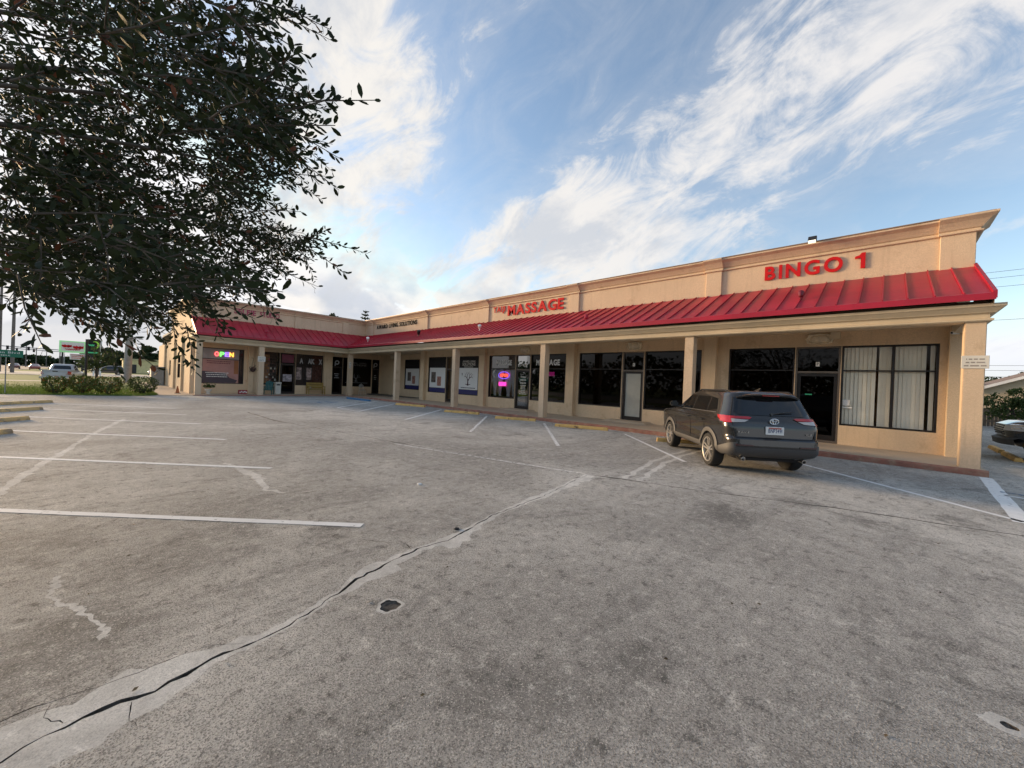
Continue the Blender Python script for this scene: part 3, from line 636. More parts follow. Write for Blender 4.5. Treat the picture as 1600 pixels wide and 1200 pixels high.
# wall pilasters and parapet pilasters, one per column
COLY = [-1.48, 4.67, 10.95, 17.36, 23.75]; COLX = [3.91, 7.3]
mb_list = []
for y in COLY:
    MB().box(XW - .24, XW - .002, y - .23, y + .2, 0.0, 3.75).build('wall_pilaster', STUCCO, mall, bevel=.008)
for x in (7.12, 12.52):
    wd = .17 if x < 8 else .33
    MB().box(x - wd, x + wd, YW - .2, YW - .002, 0.0, 3.75).build('wall_pilaster', STUCCO, mall, bevel=.008)
MB().box(XS - .05, XS + .28, YW - .26, YW - .005, 0, 3.75).build('wall_pilaster', STUCCO, mall, bevel=.008)
for y in (36.6, 41.4, 49.0):
    MB().box(XS - .14, XS - .002, y, y + .45, 0, 4.0).build('wall_pilaster', STUCCO, mall, bevel=.008)
# columns
def column(x0, x1, y0, y1): return MB().box(x0, x1, y0, y1, 0.0, 3.42).build('column', STUCCO2, mall, bevel=.012, seg=2)
column(XC, XC + .34, -1.645, -1.325)
for y in COLY[1:]: column(XC, XC + .32, y - .15, y + .14)
column(XC, XC + .34, YC - .02, YC + .3)
column(COLX[0] - .16, COLX[0] + .16, YC, YC + .32); column(COLX[1] - .16, COLX[1] + .16, YC, YC + .32)
# mouldings swept round the whole L
def sweep(prof, path, name, m_, parent=mall, closed=True):
    n = len(prof); mb = MB(); vs = []
    for fn in path:
        for d_, z in prof: x, y = fn(d_); vs.append((x, y, z))
    fs = [(i * n + k, i * n + (k + 1) % n, (i + 1) * n + (k + 1) % n, (i + 1) * n + k) for i in range(len(path) - 1) for k in range(n if closed else n - 1)]
    fs += [tuple(range(n))[::-1], tuple((len(path) - 1) * n + k for k in range(n))]
    return mb.add(vs, fs).build(name, m_, parent)
bp = [(0.0, 3.40), (0.055, 3.40), (0.085, 3.425), (0.085, 3.455), (0.03, 3.475), (0.03, 3.57), (0.10, 3.585), (0.12, 3.61), (0.20, 3.68), (0.235, 3.70), (0.235, 3.765), (-0.33, 3.765), (-0.33, 3.40)]
sweep(bp, [lambda d: (XW, -1.645 - d), lambda d: (XC - d, -1.645 - d), lambda d: (XC - d, YC - d), lambda d: (XS - d, YC - d), lambda d: (XS - d, YW + .2)], 'beam', TRIM)
sweep([(0.02, 3.74), (0.02, 3.86), (-0.2, 3.86), (-0.2, 3.74)], [lambda d: (XW, -1.645 - d), lambda d: (XC - d, -1.645 - d), lambda d: (XC - d, YC - d), lambda d: (XS - d, YC - d), lambda d: (XS - d, YW)], 'eave_shade_board', mat('shade_brown', (0.16, 0.125, 0.09), 0.7), mall)  # dark brown paints in the shadow line under the eave
mb = MB(); mb.box(XC + .3, XE, YS, YW, 3.62, 3.68); mb.box(XS, XC + .3, YC + .3, YW, 3.62, 3.68); mb.build('canopy_ceiling', CEIL, mall)
# parapet
PX, PY = XW - .02, YW + .02
sweep([(0, 4.9), (0, 6.12), (-.25, 6.12), (-.25, 4.9)], [lambda d: (PX - d, YS - d), lambda d: (PX - d, PY - d), lambda d: (XS - d, PY - d)], 'parapet', STUCCO2)
MB().box(PX + .252, 33.8, YS, YS + .25, 5.9, 6.12).build('parapet', STUCCO2, mall)
for a_, b_ in zip([YS] + COLY[1:], COLY[1:] + [PY]): pass
for y in COLY[1:] + [31.9]:
    MB().box(PX - .075, PX - .002, y - .27, y + .27, 5.0, 6.12).build('parapet_pilaster', STUCCO2, mall, bevel=.01)
MB().box(PX - .075, PX - .002, YS - .02, YS + .62, 5.0, 6.12).build('parapet_pilaster', STUCCO2, mall, bevel=.01)
for x in (10.2, 13.9, 4.0):
    MB().box(x - .25, x + .25, PY - .075, PY - .002, 5.0, 6.12).build('parapet_pilaster', STUCCO2, mall, bevel=.01)
cp = [(-.2, 6.08), (0.03, 6.08), (0.06, 6.095), (0.06, 6.125), (0.015, 6.14), (0.015, 6.18), (0.05, 6.20), (0.09, 6.26), (0.17, 6.36), (0.27, 6.42), (0.285, 6.43), (0.285, 6.475), (0.25, 6.49), (-.2, 6.49)]
sweep(cp, [lambda d: (33.8, YS - d), lambda d: (PX - d, YS - d), lambda d: (PX - d, PY - d), lambda d: (XS - d, PY - d), lambda d: (XS - d, 45.6)], 'cornice', STUCCO2)
MB().add([], []); 
cp2 = [(d_ + .072 if d_ > -.1 else d_, z + (.012 if z > 6.4 else -.004)) for d_, z in cp]
for y in COLY[1:] + [31.9]:
    sweep(cp2, [lambda d, y=y: (PX - d, y - .31 - d * .0), lambda d, y=y: (PX - d, y + .31)], 'cornice_block', STUCCO2)
sweep(cp2, [lambda d: (PX + 1.0, YS - d), lambda d: (PX - d, YS - d), lambda d: (PX - d, YS + .66)], 'cornice_block', STUCCO2)
for x in (10.2, 4.02): sweep(cp2, [lambda d, x=x: (x + .29, PY - d), lambda d, x=x: (x - .29, PY - d)], 'cornice_block', STUCCO2)
# thin metal coping
sweep([(0.30, 6.488), (0.30, 6.515), (-.22, 6.515), (-.22, 6.488)], [lambda d: (33.8, YS - d), lambda d: (PX - d, YS - d), lambda d: (PX - d, PY - d), lambda d: (XS - d, PY - d), lambda d: (XS - d, 45.6)], 'coping', mat('coping_metal', (0.30, 0.20, 0.14), 0.5, metal=.3))
# red standing-seam roof, one object per panel
EX, EZ, TZ = 12.95, 3.94, 5.20
RX1 = PX - .005; EY = YC - (XC - EX); RY1 = PY - .005
sl = (TZ - EZ) / (RX1 - EX); nrm = Vector((-sl, 0, 1)).normalized()
roof = MB().add([(EX + .02, YS, EZ - .07), (RX1, YS, TZ - .07), (RX1, RY1, TZ - .07), (EX + .02, EY + .02, EZ - .07), (XS, EY + .02, EZ - .07), (XS, RY1, TZ - .07)], [(0, 1, 2, 3), (3, 2, 5, 4)]).build('awning_roof', CEIL, mall)
def panel(pts, rib0, rib1, nr, side):
    mb = MB(); mb.prism(pts, -nr * .03)
    d_ = Vector(rib1) - Vector(rib0)
    if d_.length > .12:
        e = (Vector((0, 1, 0)) if side == 'R' else Vector((1, 0, 0))) * .013; a_, b_ = Vector(rib0), Vector(rib1) - d_ * 0.0
        a_ = a_ + d_.normalized() * .05
        mb.add([a_ - e, a_ + e, b_ + e, b_ - e, a_ - e + nr * .036, a_ + e + nr * .036, b_ + e + nr * .036, b_ - e + nr * .036], [(0, 3, 2, 1), (4, 5, 6, 7), (0, 1, 5, 4), (1, 2, 6, 5), (2, 3, 7, 6), (3, 0, 4, 7)])
    return mb.build('roof_panel', RED, roof)
y = -1.68; k = 0; PWID = 0.4365
zx = lambda x: EZ + (x - EX) * sl
while y < RY1 - .02:
    y1 = min(y + PWID, RY1); g = .0015
    xa, xb = max(EX, EX + (y + g - EY)), max(EX, EX + (y1 - g - EY))
    xa, xb = min(xa, RX1), min(xb, RX1)
    P = [(xa, y + g, zx(xa)), (RX1, y + g, zx(RX1)), (RX1, y1 - g, zx(RX1)), (xb, y1 - g, zx(xb))]
    if RX1 - xb < .01: P = P[:3]
    panel(P, (max(xa, xb), y1 - .02, zx(max(xa, xb))), (RX1, y1 - .02, zx(RX1)), nrm, 'R'); y = y1
x = XS - .05; sl2 = (TZ - EZ) / (RY1 - EY); nr2 = Vector((0, -sl2, 1)).normalized(); zy = lambda y: EZ + (y - EY) * sl2
while x < RX1 - .02:
    x1 = min(x + PWID, RX1); g = .0015
    ya, yb = max(EY, EY + (x + g - EX)), max(EY, EY + (x1 - g - EX)); ya, yb = min(ya, RY1), min(yb, RY1)
    P = [(x + g, ya, zy(ya)), (x1 - g, yb, zy(yb)), (x1 - g, RY1, zy(RY1)), (x + g, RY1, zy(RY1))]
    if RY1 - yb < .01: P = [P[0], P[2], P[3]]
    panel(P, (x1 - .02, max(ya, yb), zy(max(ya, yb))), (x1 - .02, RY1, zy(RY1)), nr2, 'L'); x = x1
sweep([(0.0, EZ - .125), (0.025, EZ - .125), (0.025, EZ + .012), (0.012, EZ + .02), (-.05, EZ + .02 + .05 * sl), (-.05, EZ - .06), (0, EZ - .06)],
      [lambda d: (EX - d, -1.70), lambda d: (EX - d, EY - d), lambda d: (XS - .06, EY - d)], 'fascia', RED, roof)
def rake(q0, q1, w0):       # trim along each open end of the roof
    q0, q1, w0 = Vector(q0), Vector(q1), Vector(w0); dn, up0, up1 = Vector((0, 0, -.1)), Vector((0, 0, .06)), Vector((0, 0, .075))
    ps = [q0 + dn, q1 + dn, q1 + up1, q0 + up0]; MB().prism(ps, w0).build('rake_trim', RED, roof)
rake((EX - .03, -1.715, EZ), (RX1, -1.715, TZ), (0, .06, 0)); rake((XS - .09, EY - .03, EZ), (XS - .09, RY1, TZ), (.06, 0, 0))
# cheeks closing the awning's open ends, the far one stucco
MB().add([(EX - .01, YS - .02, EZ - .2), (RX1, YS - .02, EZ - .2), (RX1, YS - .02, TZ - .05), (EX - .01, YS - .02, EZ - .04)], [(0, 1, 2, 3)]).build('end_cheek', MATS['shade_brown'], mall)  # painted dark so its sunlit inner face shows no bright speck
MB().add([(XS - .02, EY + .04, EZ - .2), (XS - .02, RY1, EZ - .2), (XS - .02, RY1, TZ - .05), (XS - .02, EY + .04, EZ - .04)], [(0, 1, 2, 3)]).build('end_cheek', STUCCO2, mall)
# carved cartouches over the doors
def cartouche(fr, u, z, s=1.0):
    mb = MB(); n = 40
    def ring(k, d_):
        out = []
        for t_ in [2 * math.pi * i / n for i in range(n)]:
            c_, s_ = math.cos(t_), math.sin(t_); q = (abs(c_) ** 3.2 + abs(s_) ** 3.2) ** (-1 / 3.2) * (1 + .05 * math.cos(8 * t_) * k); out.append(fr(u + c_ * .35 * k * s * q, z + s_ * .17 * k * s * q, d_))
        return out
    rs = [ring(1.0, .004), ring(1.0, .05), ring(.88, .09), ring(.78, .05), ring(.66, .05), ring(.50, .10), ring(.25, .12)]
    mb.add([p for r in rs for p in r], [(i * n + j, i * n + (j + 1) % n, (i + 1) * n + (j + 1) % n, (i + 1) * n + j) for i in range(len(rs) - 1) for j in range(n)] + [tuple(6 * n + j for j in range(n))])
    return mb.build('cartouche', mat('cast_stone', (0.74, 0.64, 0.48), 0.85, var=.12, vscale=8, bump=.5, bscale=40), mall)
for u in (1.47, 7.75, 14.1): cartouche(FR, u, 3.42)
cartouche(FE, 31.0, 3.42); cartouche(FL, 9.6, 3.43); cartouche(FL, 13.35, 3.43)
MB().box(XW - .13, XW - .003, .96, 1.2, 3.40, 3.62).build('junction_box', TRIM, mall, bevel=.01)

# ---- text
FONT = {}
def glyph(ch, bold):
    k = (ch, bold)
    if k not in FONT:
        cu = bpy.data.curves.new('g', 'FONT'); cu.body = ch; cu.size = 1.0; cu.offset = bold; cu.resolution_u = 4; cu.fill_mode = 'BOTH' if hasattr(cu, 'fill_mode') else None
        o = bpy.data.objects.new('g', cu); C.objects.link(o); dg = bpy.context.evaluated_depsgraph_get(); dg.update()
        me = bpy.data.meshes.new_from_object(o.evaluated_get(dg)); vs = [v.co.copy() for v in me.vertices]; fs = [tuple(p.vertices) for p in me.polygons]
        bpy.data.objects.remove(o); bpy.data.curves.remove(cu); bpy.data.meshes.remove(me); FONT[k] = (vs, fs)
    return FONT[k]
def text_layout(txt, width, height, bold=0.0, gap=0.12):
    caps = glyph('H', bold)[0]; ch = max(v.y for v in caps) - min(v.y for v in caps); base = min(v.y for v in caps); sy = height / ch; x = 0; items = []
    for c_ in txt:
        if c_ == ' ': x += .42; continue
        vs, fs = glyph(c_, bold); x0 = min(v.x for v in vs); x1 = max(v.x for v in vs); items.append((c_, x, [(v.x - x0, v.y - base) for v in vs], fs)); x += (x1 - x0) + gap
    x -= gap; sx = width / x
    return [(c_, [((px + ox) * sx, py * sy) for px, py in pts], fs) for c_, ox, pts, fs in items]
def solid_text(mb, pts, fs, place, depth, mi=0):
    n = len(pts); vs = [place(x, y, depth) for x, y in pts] + [place(x, y, 0.0) for x, y in pts]; faces = [tuple(f) for f in fs]; cnt = {}
    for f in fs:
        for i in range(len(f)):
            e = (f[i], f[(i + 1) % len(f)]); cnt[e] = 1
    side = [(b_, a_, a_ + n, b_ + n) for (a_, b_) in cnt if (b_, a_) not in cnt]
    mb.add(vs, faces + side, mi)
def letters(parent, txt, place, width, height, depth, m_, bold=.02, gap=.12, name='letter', each=True):
    if each:
        for c_, pts, fs in text_layout(txt, width, height, bold, gap):
            mb = MB(); solid_text(mb, pts, fs, place, depth); mb.build(name, m_, parent)
    else:
        mb = MB()
        for c_, pts, fs in text_layout(txt, width, height, bold, gap): solid_text(mb, pts, fs, place, depth)
        return mb.build(name, m_, parent)
def placer(fr, u, z, d0, flip):       # lettering runs towards -u on the near wing, +u on the far wing
    s = -1 if flip else 1
    return lambda x, y, d: fr(u + s * x, z + y, d0 + d)

# ---- windows and doors
def bars(n, u0, u1, z0, z1, fr, d_, m_, parent, s=-1, name='small_print', h=None, wmin=.5):
    mb = MB(); dz_ = (z1 - z0) / n
    for i in range(n):
        wd = (u1 - u0) * random.uniform(wmin, 1); c_ = (u0 + u1) / 2; x = c_ - wd / 2
        while x < c_ + wd / 2:
            l_ = random.uniform(.04, .14); fbox(mb, fr, x, min(x + l_, c_ + wd / 2), z1 - dz_ * (i + .75), z1 - dz_ * (i + .35), d_, d_ + .003); x += l_ + .025
    return tag(mb.build(name, m_, parent), kind='stuff')
PD = -0.085
NEONP = mat('neon_pink', (0.9, 0.1, 0.5), 0.4, emis=(1.0, 0.05, 0.45), estr=1.3); NEONB = mat('neon_blue', (0.2, 0.2, 0.9), 0.4, emis=(0.25, 0.12, 1.0), estr=1.0); NEONR = mat('neon_red', (0.9, 0.1, 0.1), 0.4, emis=(1.0, 0.09, 0.05), estr=1.6)
def pane(fr, u0, u1, z0, z1, m_, parent, d_=PD, name='pane'):
    mb = MB(); mb.add([fr(u0, z0, d_), fr(u1, z0, d_), fr(u1, z1, d_), fr(u0, z1, d_)], [(0, 1, 2, 3)]); return mb.build(name, m_, parent)
def board(fr, u0, u1, z0, z1, m_, parent, d_=PD + .006, t_=.004, name='poster'):
    mb = MB(); fbox(mb, fr, u0, u1, z0, z1, d_, d_ + t_); return mb.build(name, m_, parent)
def slat_blind(fr, u0, u1, z0, z1, parent, gaps=()):
    n = int((u1 - u0) / .085)
    for i in range(n):
        u = u0 + (i + .5) * (u1 - u0) / n; a_ = RAD(random.uniform(6, 20)); skew = 0.0
        for g0, g1, sk in gaps:
            if g0 <= i / n <= g1: skew = sk * (i / n - g0) / (g1 - g0)
        ws = .046; mb = MB(); p0, p1 = (u - ws * math.cos(a_), PD - .10 - ws * math.sin(a_)), (u + ws * math.cos(a_), PD - .10 + ws * math.sin(a_))
        mb.add([fr(p0[0] + skew, z0, p0[1]), fr(p1[0] + skew, z0, p1[1]), fr(p1[0], z1, p1[1]), fr(p0[0], z1, p0[1])], [(0, 1, 2, 3)]); mb.build('blind_slat', BLIND, parent)
def tree_graphic(fr, u, z, s, m_, parent, d_=PD + .012, seed=3, leaves=True):
    r = random.Random(seed); mb = MB()
    def limb(u0, z0, a_, l_, w_, n):
        u1, z1 = u0 + math.cos(a_) * l_, z0 + math.sin(a_) * l_; e = (math.sin(a_) * w_, -math.cos(a_) * w_)
        mb.add([fr(u0 - e[0], z0 - e[1], d_), fr(u0 + e[0], z0 + e[1], d_), fr(u1 + e[0] * .6, z1 + e[1] * .6, d_), fr(u1 - e[0] * .6, z1 - e[1] * .6, d_)], [(0, 1, 2, 3)])
        if n:
            for k in (-1, 1): limb(u1, z1, a_ + k * r.uniform(.35, .75), l_ * r.uniform(.65, .82), w_ * .6, n - 1)
    limb(u, z, math.pi / 2, .18 * s, .045 * s, 4)
    for k in (-1, 1): limb(u, z + .02 * s, math.pi / 2 + k * 1.35, .16 * s, .016 * s, 0)
    return mb.build('tree_picture', m_, parent)
def window(fr, u0, u1, z0, z1, kind=None):
    o = MB(); fw = .05
    for a_, b_, c_, d_ in ((u0, u0 + fw, z0, z1), (u1 - fw, u1, z0, z1), (u0 + fw, u1 - fw, z0, z0 + fw), (u0 + fw, u1 - fw, z1 - fw, z1)): fbox(o, fr, a_, b_, c_, d_, -.03, -.15)
    win = o.build('window', BRONZE, mall); s = -1 if fr is not FL else 1
    tr = z0 + (z1 - z0) * .69
    def bar(a_, b_, c_, d_, nm='mullion'): mb = MB(); fbox(mb, fr, a_, b_, c_, d_, -.045, -.14); mb.build(nm, BRONZE, win)
    glz = GTINT
    if kind in ('blinds', 'selfie', 'shelves', 'letters'): glz = GCLEAR
    if kind == 'curtain': glz = GCURT
    if kind == 'blinds':
        um = u0 + (u1 - u0) * .44; bar(um - .03, um + .03, z0 + fw, z1 - fw); bar(u0 + fw, um - .03, tr - .02, tr + .02, 'transom_bar'); bar(um + .03, u1 - fw, tr - .02, tr + .02, 'transom_bar')
        for a_, b_ in ((u0 + fw, um - .03), (um + .03, u1 - fw)):
            pane(fr, a_, b_, z0 + fw, tr - .02, glz, win); pane(fr, a_, b_, tr + .02, z1 - fw, glz, win)
        slat_blind(fr, u0 + .03, u0 + .20, z0, z1, win); slat_blind(fr, u0 + .235, um - .04, z0, z1, win); slat_blind(fr, um + .04, um + .30, z0, z1, win)
        slat_blind(fr, um + .36, u1 - .02, z0, z1, win, gaps=((0, .18, .0),))
        mb = MB(); mb.add([fr(um + .37, z0, PD - .16), fr(um + .66, z0, PD - .17), fr(um + .40, z1, PD - .13), fr(um + .36, z1, PD - .13)], [(0, 1, 2, 3)]); mb.build('loose_slat', BLIND, win)
        board(fr, u1 - .22, u1 - .06, z0 + .62, z0 + .80, WHITE, win, name='window_sticker'); board(fr, u1 - .28, u1 - .06, z0 + .54, z0 + .58, WHITE, win, name='window_sticker')
    else:
        bar(u0 + fw, u1 - fw, tr - .02, tr + .02, 'transom_bar')
        pane(fr, u0 + fw, u1 - fw, z0 + fw, tr - .02, glz, win); pane(fr, u0 + fw, u1 - fw, tr + .02, z1 - fw, glz, win)
    a_, b_ = u0 + fw, u1 - fw; l_ = (b_, a_)[s > 0]      # l_ = the edge that reads as left
    if kind == 'massage2':
        letters(win, 'MASSAGE', placer(fr, 13.35, 2.60, PD + .01, True), 1.56, .30, .004, VINYLW, .045, .06, 'window_lettering', False)
        mb = MB(); fbox(mb, fr, 12.14, 12.78, 2.05, 2.26, PD - .04, PD - .01); mb.build('neon_sign', NEONP, win)
    if kind == 'curtain':
        letters(win, 'MASSAGE', placer(fr, 16.42, 2.60, PD + .01, True), 1.26, .30, .004, VINYLW, .045, .06, 'window_lettering', False)
        board(fr, a_, b_, tr + .03, z1 - fw, mat('brown_film', (.045, .035, .03), .4), win, PD - .03, name='window_film')
        for i, (cu, wtop) in enumerate(((16.62, .3), (16.2, .3), (15.52, .32), (15.05, .28))):
            mb = MB(); n = 14; rows = 9; vs = []
            for r_ in range(rows + 1):
                t_ = r_ / rows; half = wtop * (1 - .78 * t_ ** 1.3) if t_ < .88 else wtop * (.30 + (t_ - .88) * .9)
                for j in range(n + 1): x = (j / n - .5) * 2; vs.append(fr(cu + x * half, tr - .06 - t_ * (tr - z0 - .16), PD - .16 + .035 * math.sin(x * 11 + i)))
            mb.add(vs, [(r_ * (n + 1) + j, r_ * (n + 1) + j + 1, (r_ + 1) * (n + 1) + j + 1, (r_ + 1) * (n + 1) + j) for r_ in range(rows) for j in range(n)]); mb.build('curtain', CURTAIN, win, smooth=True)
        mb = MB(); pts = [fr(15.82 + math.cos(t_) * .44, 2.03 + math.sin(t_) * .20, PD - .05) for t_ in [2 * math.pi * k / 28 for k in range(29)]]; mb.tube(pts, .020, 6); mb.build('neon_ring', NEONB, win)
        letters(win, 'OPEN', placer(fr, 16.14, 1.94, PD - .06, True), .64, .18, .02, NEONR, .015, .08, 'neon_letters', False)
        mb = MB(); fbox(mb, fr, 15.62, 16.2, 1.41, 1.64, PD - .06, PD - .03); mb.build('neon_sign', NEONP, win)
    if kind in ('tree', 'photos', 'photos2'):
        board(fr, a_, b_, tr - .02 + .05, z1 - fw, VINYLB, win, name='black_poster'); board(fr, a_ + .03, b_ - .12, z0 + fw + .30, tr + .02, VINYLW, win, PD + .052, name='white_poster'); board(fr, a_ + .03, b_ - .12, z0 + fw, z0 + fw + .28, NAVY, win, PD + .052, name='blue_poster')
        if kind == 'tree':
            tree_graphic(fr, (a_ + b_) / 2 - .05, z0 + .60, 1.6, mat('tree_print', (.07, .02, .03), .6, spec=.1), win, PD + .062)
            mb = MB(); uu, zz_ = b_ - .45, z0 + 1.30; mb.add([fr(uu, zz_, PD + .062), fr(uu + .13, zz_ + .11, PD + .062), fr(uu + .03, zz_ + .04, PD + .062), fr(uu - .08, zz_ + .10, PD + .062), fr(uu - .02, zz_ - .12, PD + .062)], [(0, 1, 2), (0, 2, 3), (0, 3, 4)]); mb.build('bird_picture', mat('bird_print', (.05, .02, .03), .5), win)
            bars(1, a_ + .25, b_ - .35, z0 + .40, z0 + .52, fr, PD + .058, BLACKL, win, wmin=.95)
            letters(win, 'SOLUTIONS', placer(fr, b_ - .42, tr + .17, PD + .016, True), 1.25, .17, .003, OFFW, .012, .08, 'window_lettering', False)
            letters(win, 'AWARD LIVING', placer(fr, b_ - .42, tr + .37, PD + .016, True), 1.25, .13, .003, OFFW, .01, .08, 'window_lettering', False)
            bars(1, a_ + .55, b_ - .55, tr + .04, tr + .14, fr, PD + .016, OFFW, win, wmin=.95)
        else:
            c_ = (a_ + b_) / 2
            board(fr, c_ + .14, c_ + .66, z0 + .70, z0 + 1.42, PHOTO1, win, PD + .058, name='photo_print'); board(fr, c_ - .5, c_ - .05, z0 + .48, z0 + 1.12, PHOTO2, win, PD + .058, name='photo_print')
    if kind == 'darktree':
        tree_graphic(fr, 15.0, 1.15, 1.25, mat('grey_print', (.22, .22, .22), .5), win, PD + .01, 5)
        letters(win, 'AWARD LIVING', placer(fr, 14.2, 2.72, PD + .01, False), 1.7, .12, .003, mat('grey_print', (.22, .22, .22), .5), .01, .08, 'window_lettering', False)
        letters(win, 'SOLUTIONS', placer(fr, 14.2, 2.52, PD + .01, False), 1.7, .15, .003, mat('grey_print', (.22, .22, .22), .5), .01, .08, 'window_lettering', False)
        bars(1, 14.0, 16.1, 1.0, 1.12, fr, PD + .01, mat('grey_print', (.22, .22, .22), .5), win, wmin=.95)
    if kind == 'selfie':
        PK = mat('pink_print', (.44, .22, .19), .5, var=.1)
        board(fr, a_, b_ - .24, z0 + fw, tr - .02, PK, win, name='poster'); board(fr, a_, b_ - .24, tr + .02, z1 - fw, mat('grey_film', (.30, .27, .27), .35), win, name='window_film')
        board(fr, b_ - .22, b_, z0 + fw, z1 - fw, mat('dark_curtain', (.035, .02, .022), .8), win, PD - .05, name='side_curtain')
        mb = MB(); mb.prism([fr(a_, z0 + .06, PD + .012), fr(b_ - .4, z0 + .06, PD + .012), fr(b_ - .3, z0 + .25, PD + .012), fr(b_ - .75, z0 + .42, PD + .012), fr(b_ - 1.0, z0 + .72, PD + .012), fr(a_, z0 + .86, PD + .012)], fr(0, 0, .002) - fr(0, 0, 0)); mb.build('poster_car', mat('dark_print', (.055, .035, .05), .4), win)
        board(fr, b_ - .52, b_ - .26, z0 + .7, tr - .05, mat('orange_print', (.36, .13, .04), .5), win, PD + .014, name='poster_stripe')
        bars(3, a_ + .15, a_ + 1.5, z0 + .42, z0 + .82, fr, PD + .018, WHITE, win, wmin=.8); bars(2, a_ + .1, a_ + 1.7, tr - .34, tr - .08, fr, PD + .018, mat('dark_red_print', (.16, .03, .04), .5), win, wmin=.8)
        for ch, uu, cc in (('O', 5.02, (1, .12, .12)), ('P', 5.32, (.15, .95, .12)), ('E', 5.60, (.25, .12, 1.0)), ('N', 5.86, (1, .42, .06))):
            letters(win, ch, placer(fr, uu, 2.62, PD + .03, False), .24, .30, .03, mat('lamp_' + ch, cc, .4, emis=cc, estr=1.6), .03, name='lit_letter')
    if kind == 'shelves':
        board(fr, a_ + .15, a_ + .75, z0 + .12, z1 - .2, mat('wood_rack', (.30, .14, .055), .6, var=.3, vscale=5), win, PD - .25, name='display_rack')
        mb = MB()
        for zz_ in [z0 + .25 + .22 * k for k in range(9)]: fbox(mb, fr, a_, b_, zz_, zz_ + .03, PD - .2, PD - .3)
        mb.build('display_shelf', mat('shelf_brown', (.14, .10, .09), .6), win)
        for k in range(26):
            uu = random.uniform(a_, b_ - .12); zz_ = z0 + .29 + .22 * random.randrange(8); board(fr, uu, uu + random.uniform(.06, .12), zz_, zz_ + random.uniform(.08, .17), random.choice([PHOTO2, OFFW, PHOTO1, REDF]), win, PD - .28, .06, 'display_item')
        board(fr, a_ - .0, b_, z0, z1, mat('shop_back', (.055, .045, .045), .8), win, PD - .6, name='display_back')
    if kind == 'letters':
        LT = mat('pale_letter', (.42, .41, .42), .5)
        for ch, uu in (('A', 10.42), ('A', 11.03), ('K', 11.28), ('X', 11.85)): letters(win, ch, placer(fr, uu, 2.45, PD + .012, False), .26, .42, .004, LT, .05, name='window_lettering')
        for uu in (10.22, 10.95): board(fr, uu, uu + .36, z0 + .45, z0 + 1.42, mat('photo_strip', (.30, .22, .20), .5, var=.6, vscale=6), win, PD + .008, name='photo_print')
        board(fr, 11.4, b_, z0 + fw, z1 - fw, mat('brown_drape', (.075, .025, .015), .8, var=.3, vscale=6), win, PD - .08, name='drape'); board(fr, a_, b_, z0, z1, mat('shop_back', (.055, .045, .045), .8), win, PD - .6, name='display_back')
    # painted stucco reveal
    return win
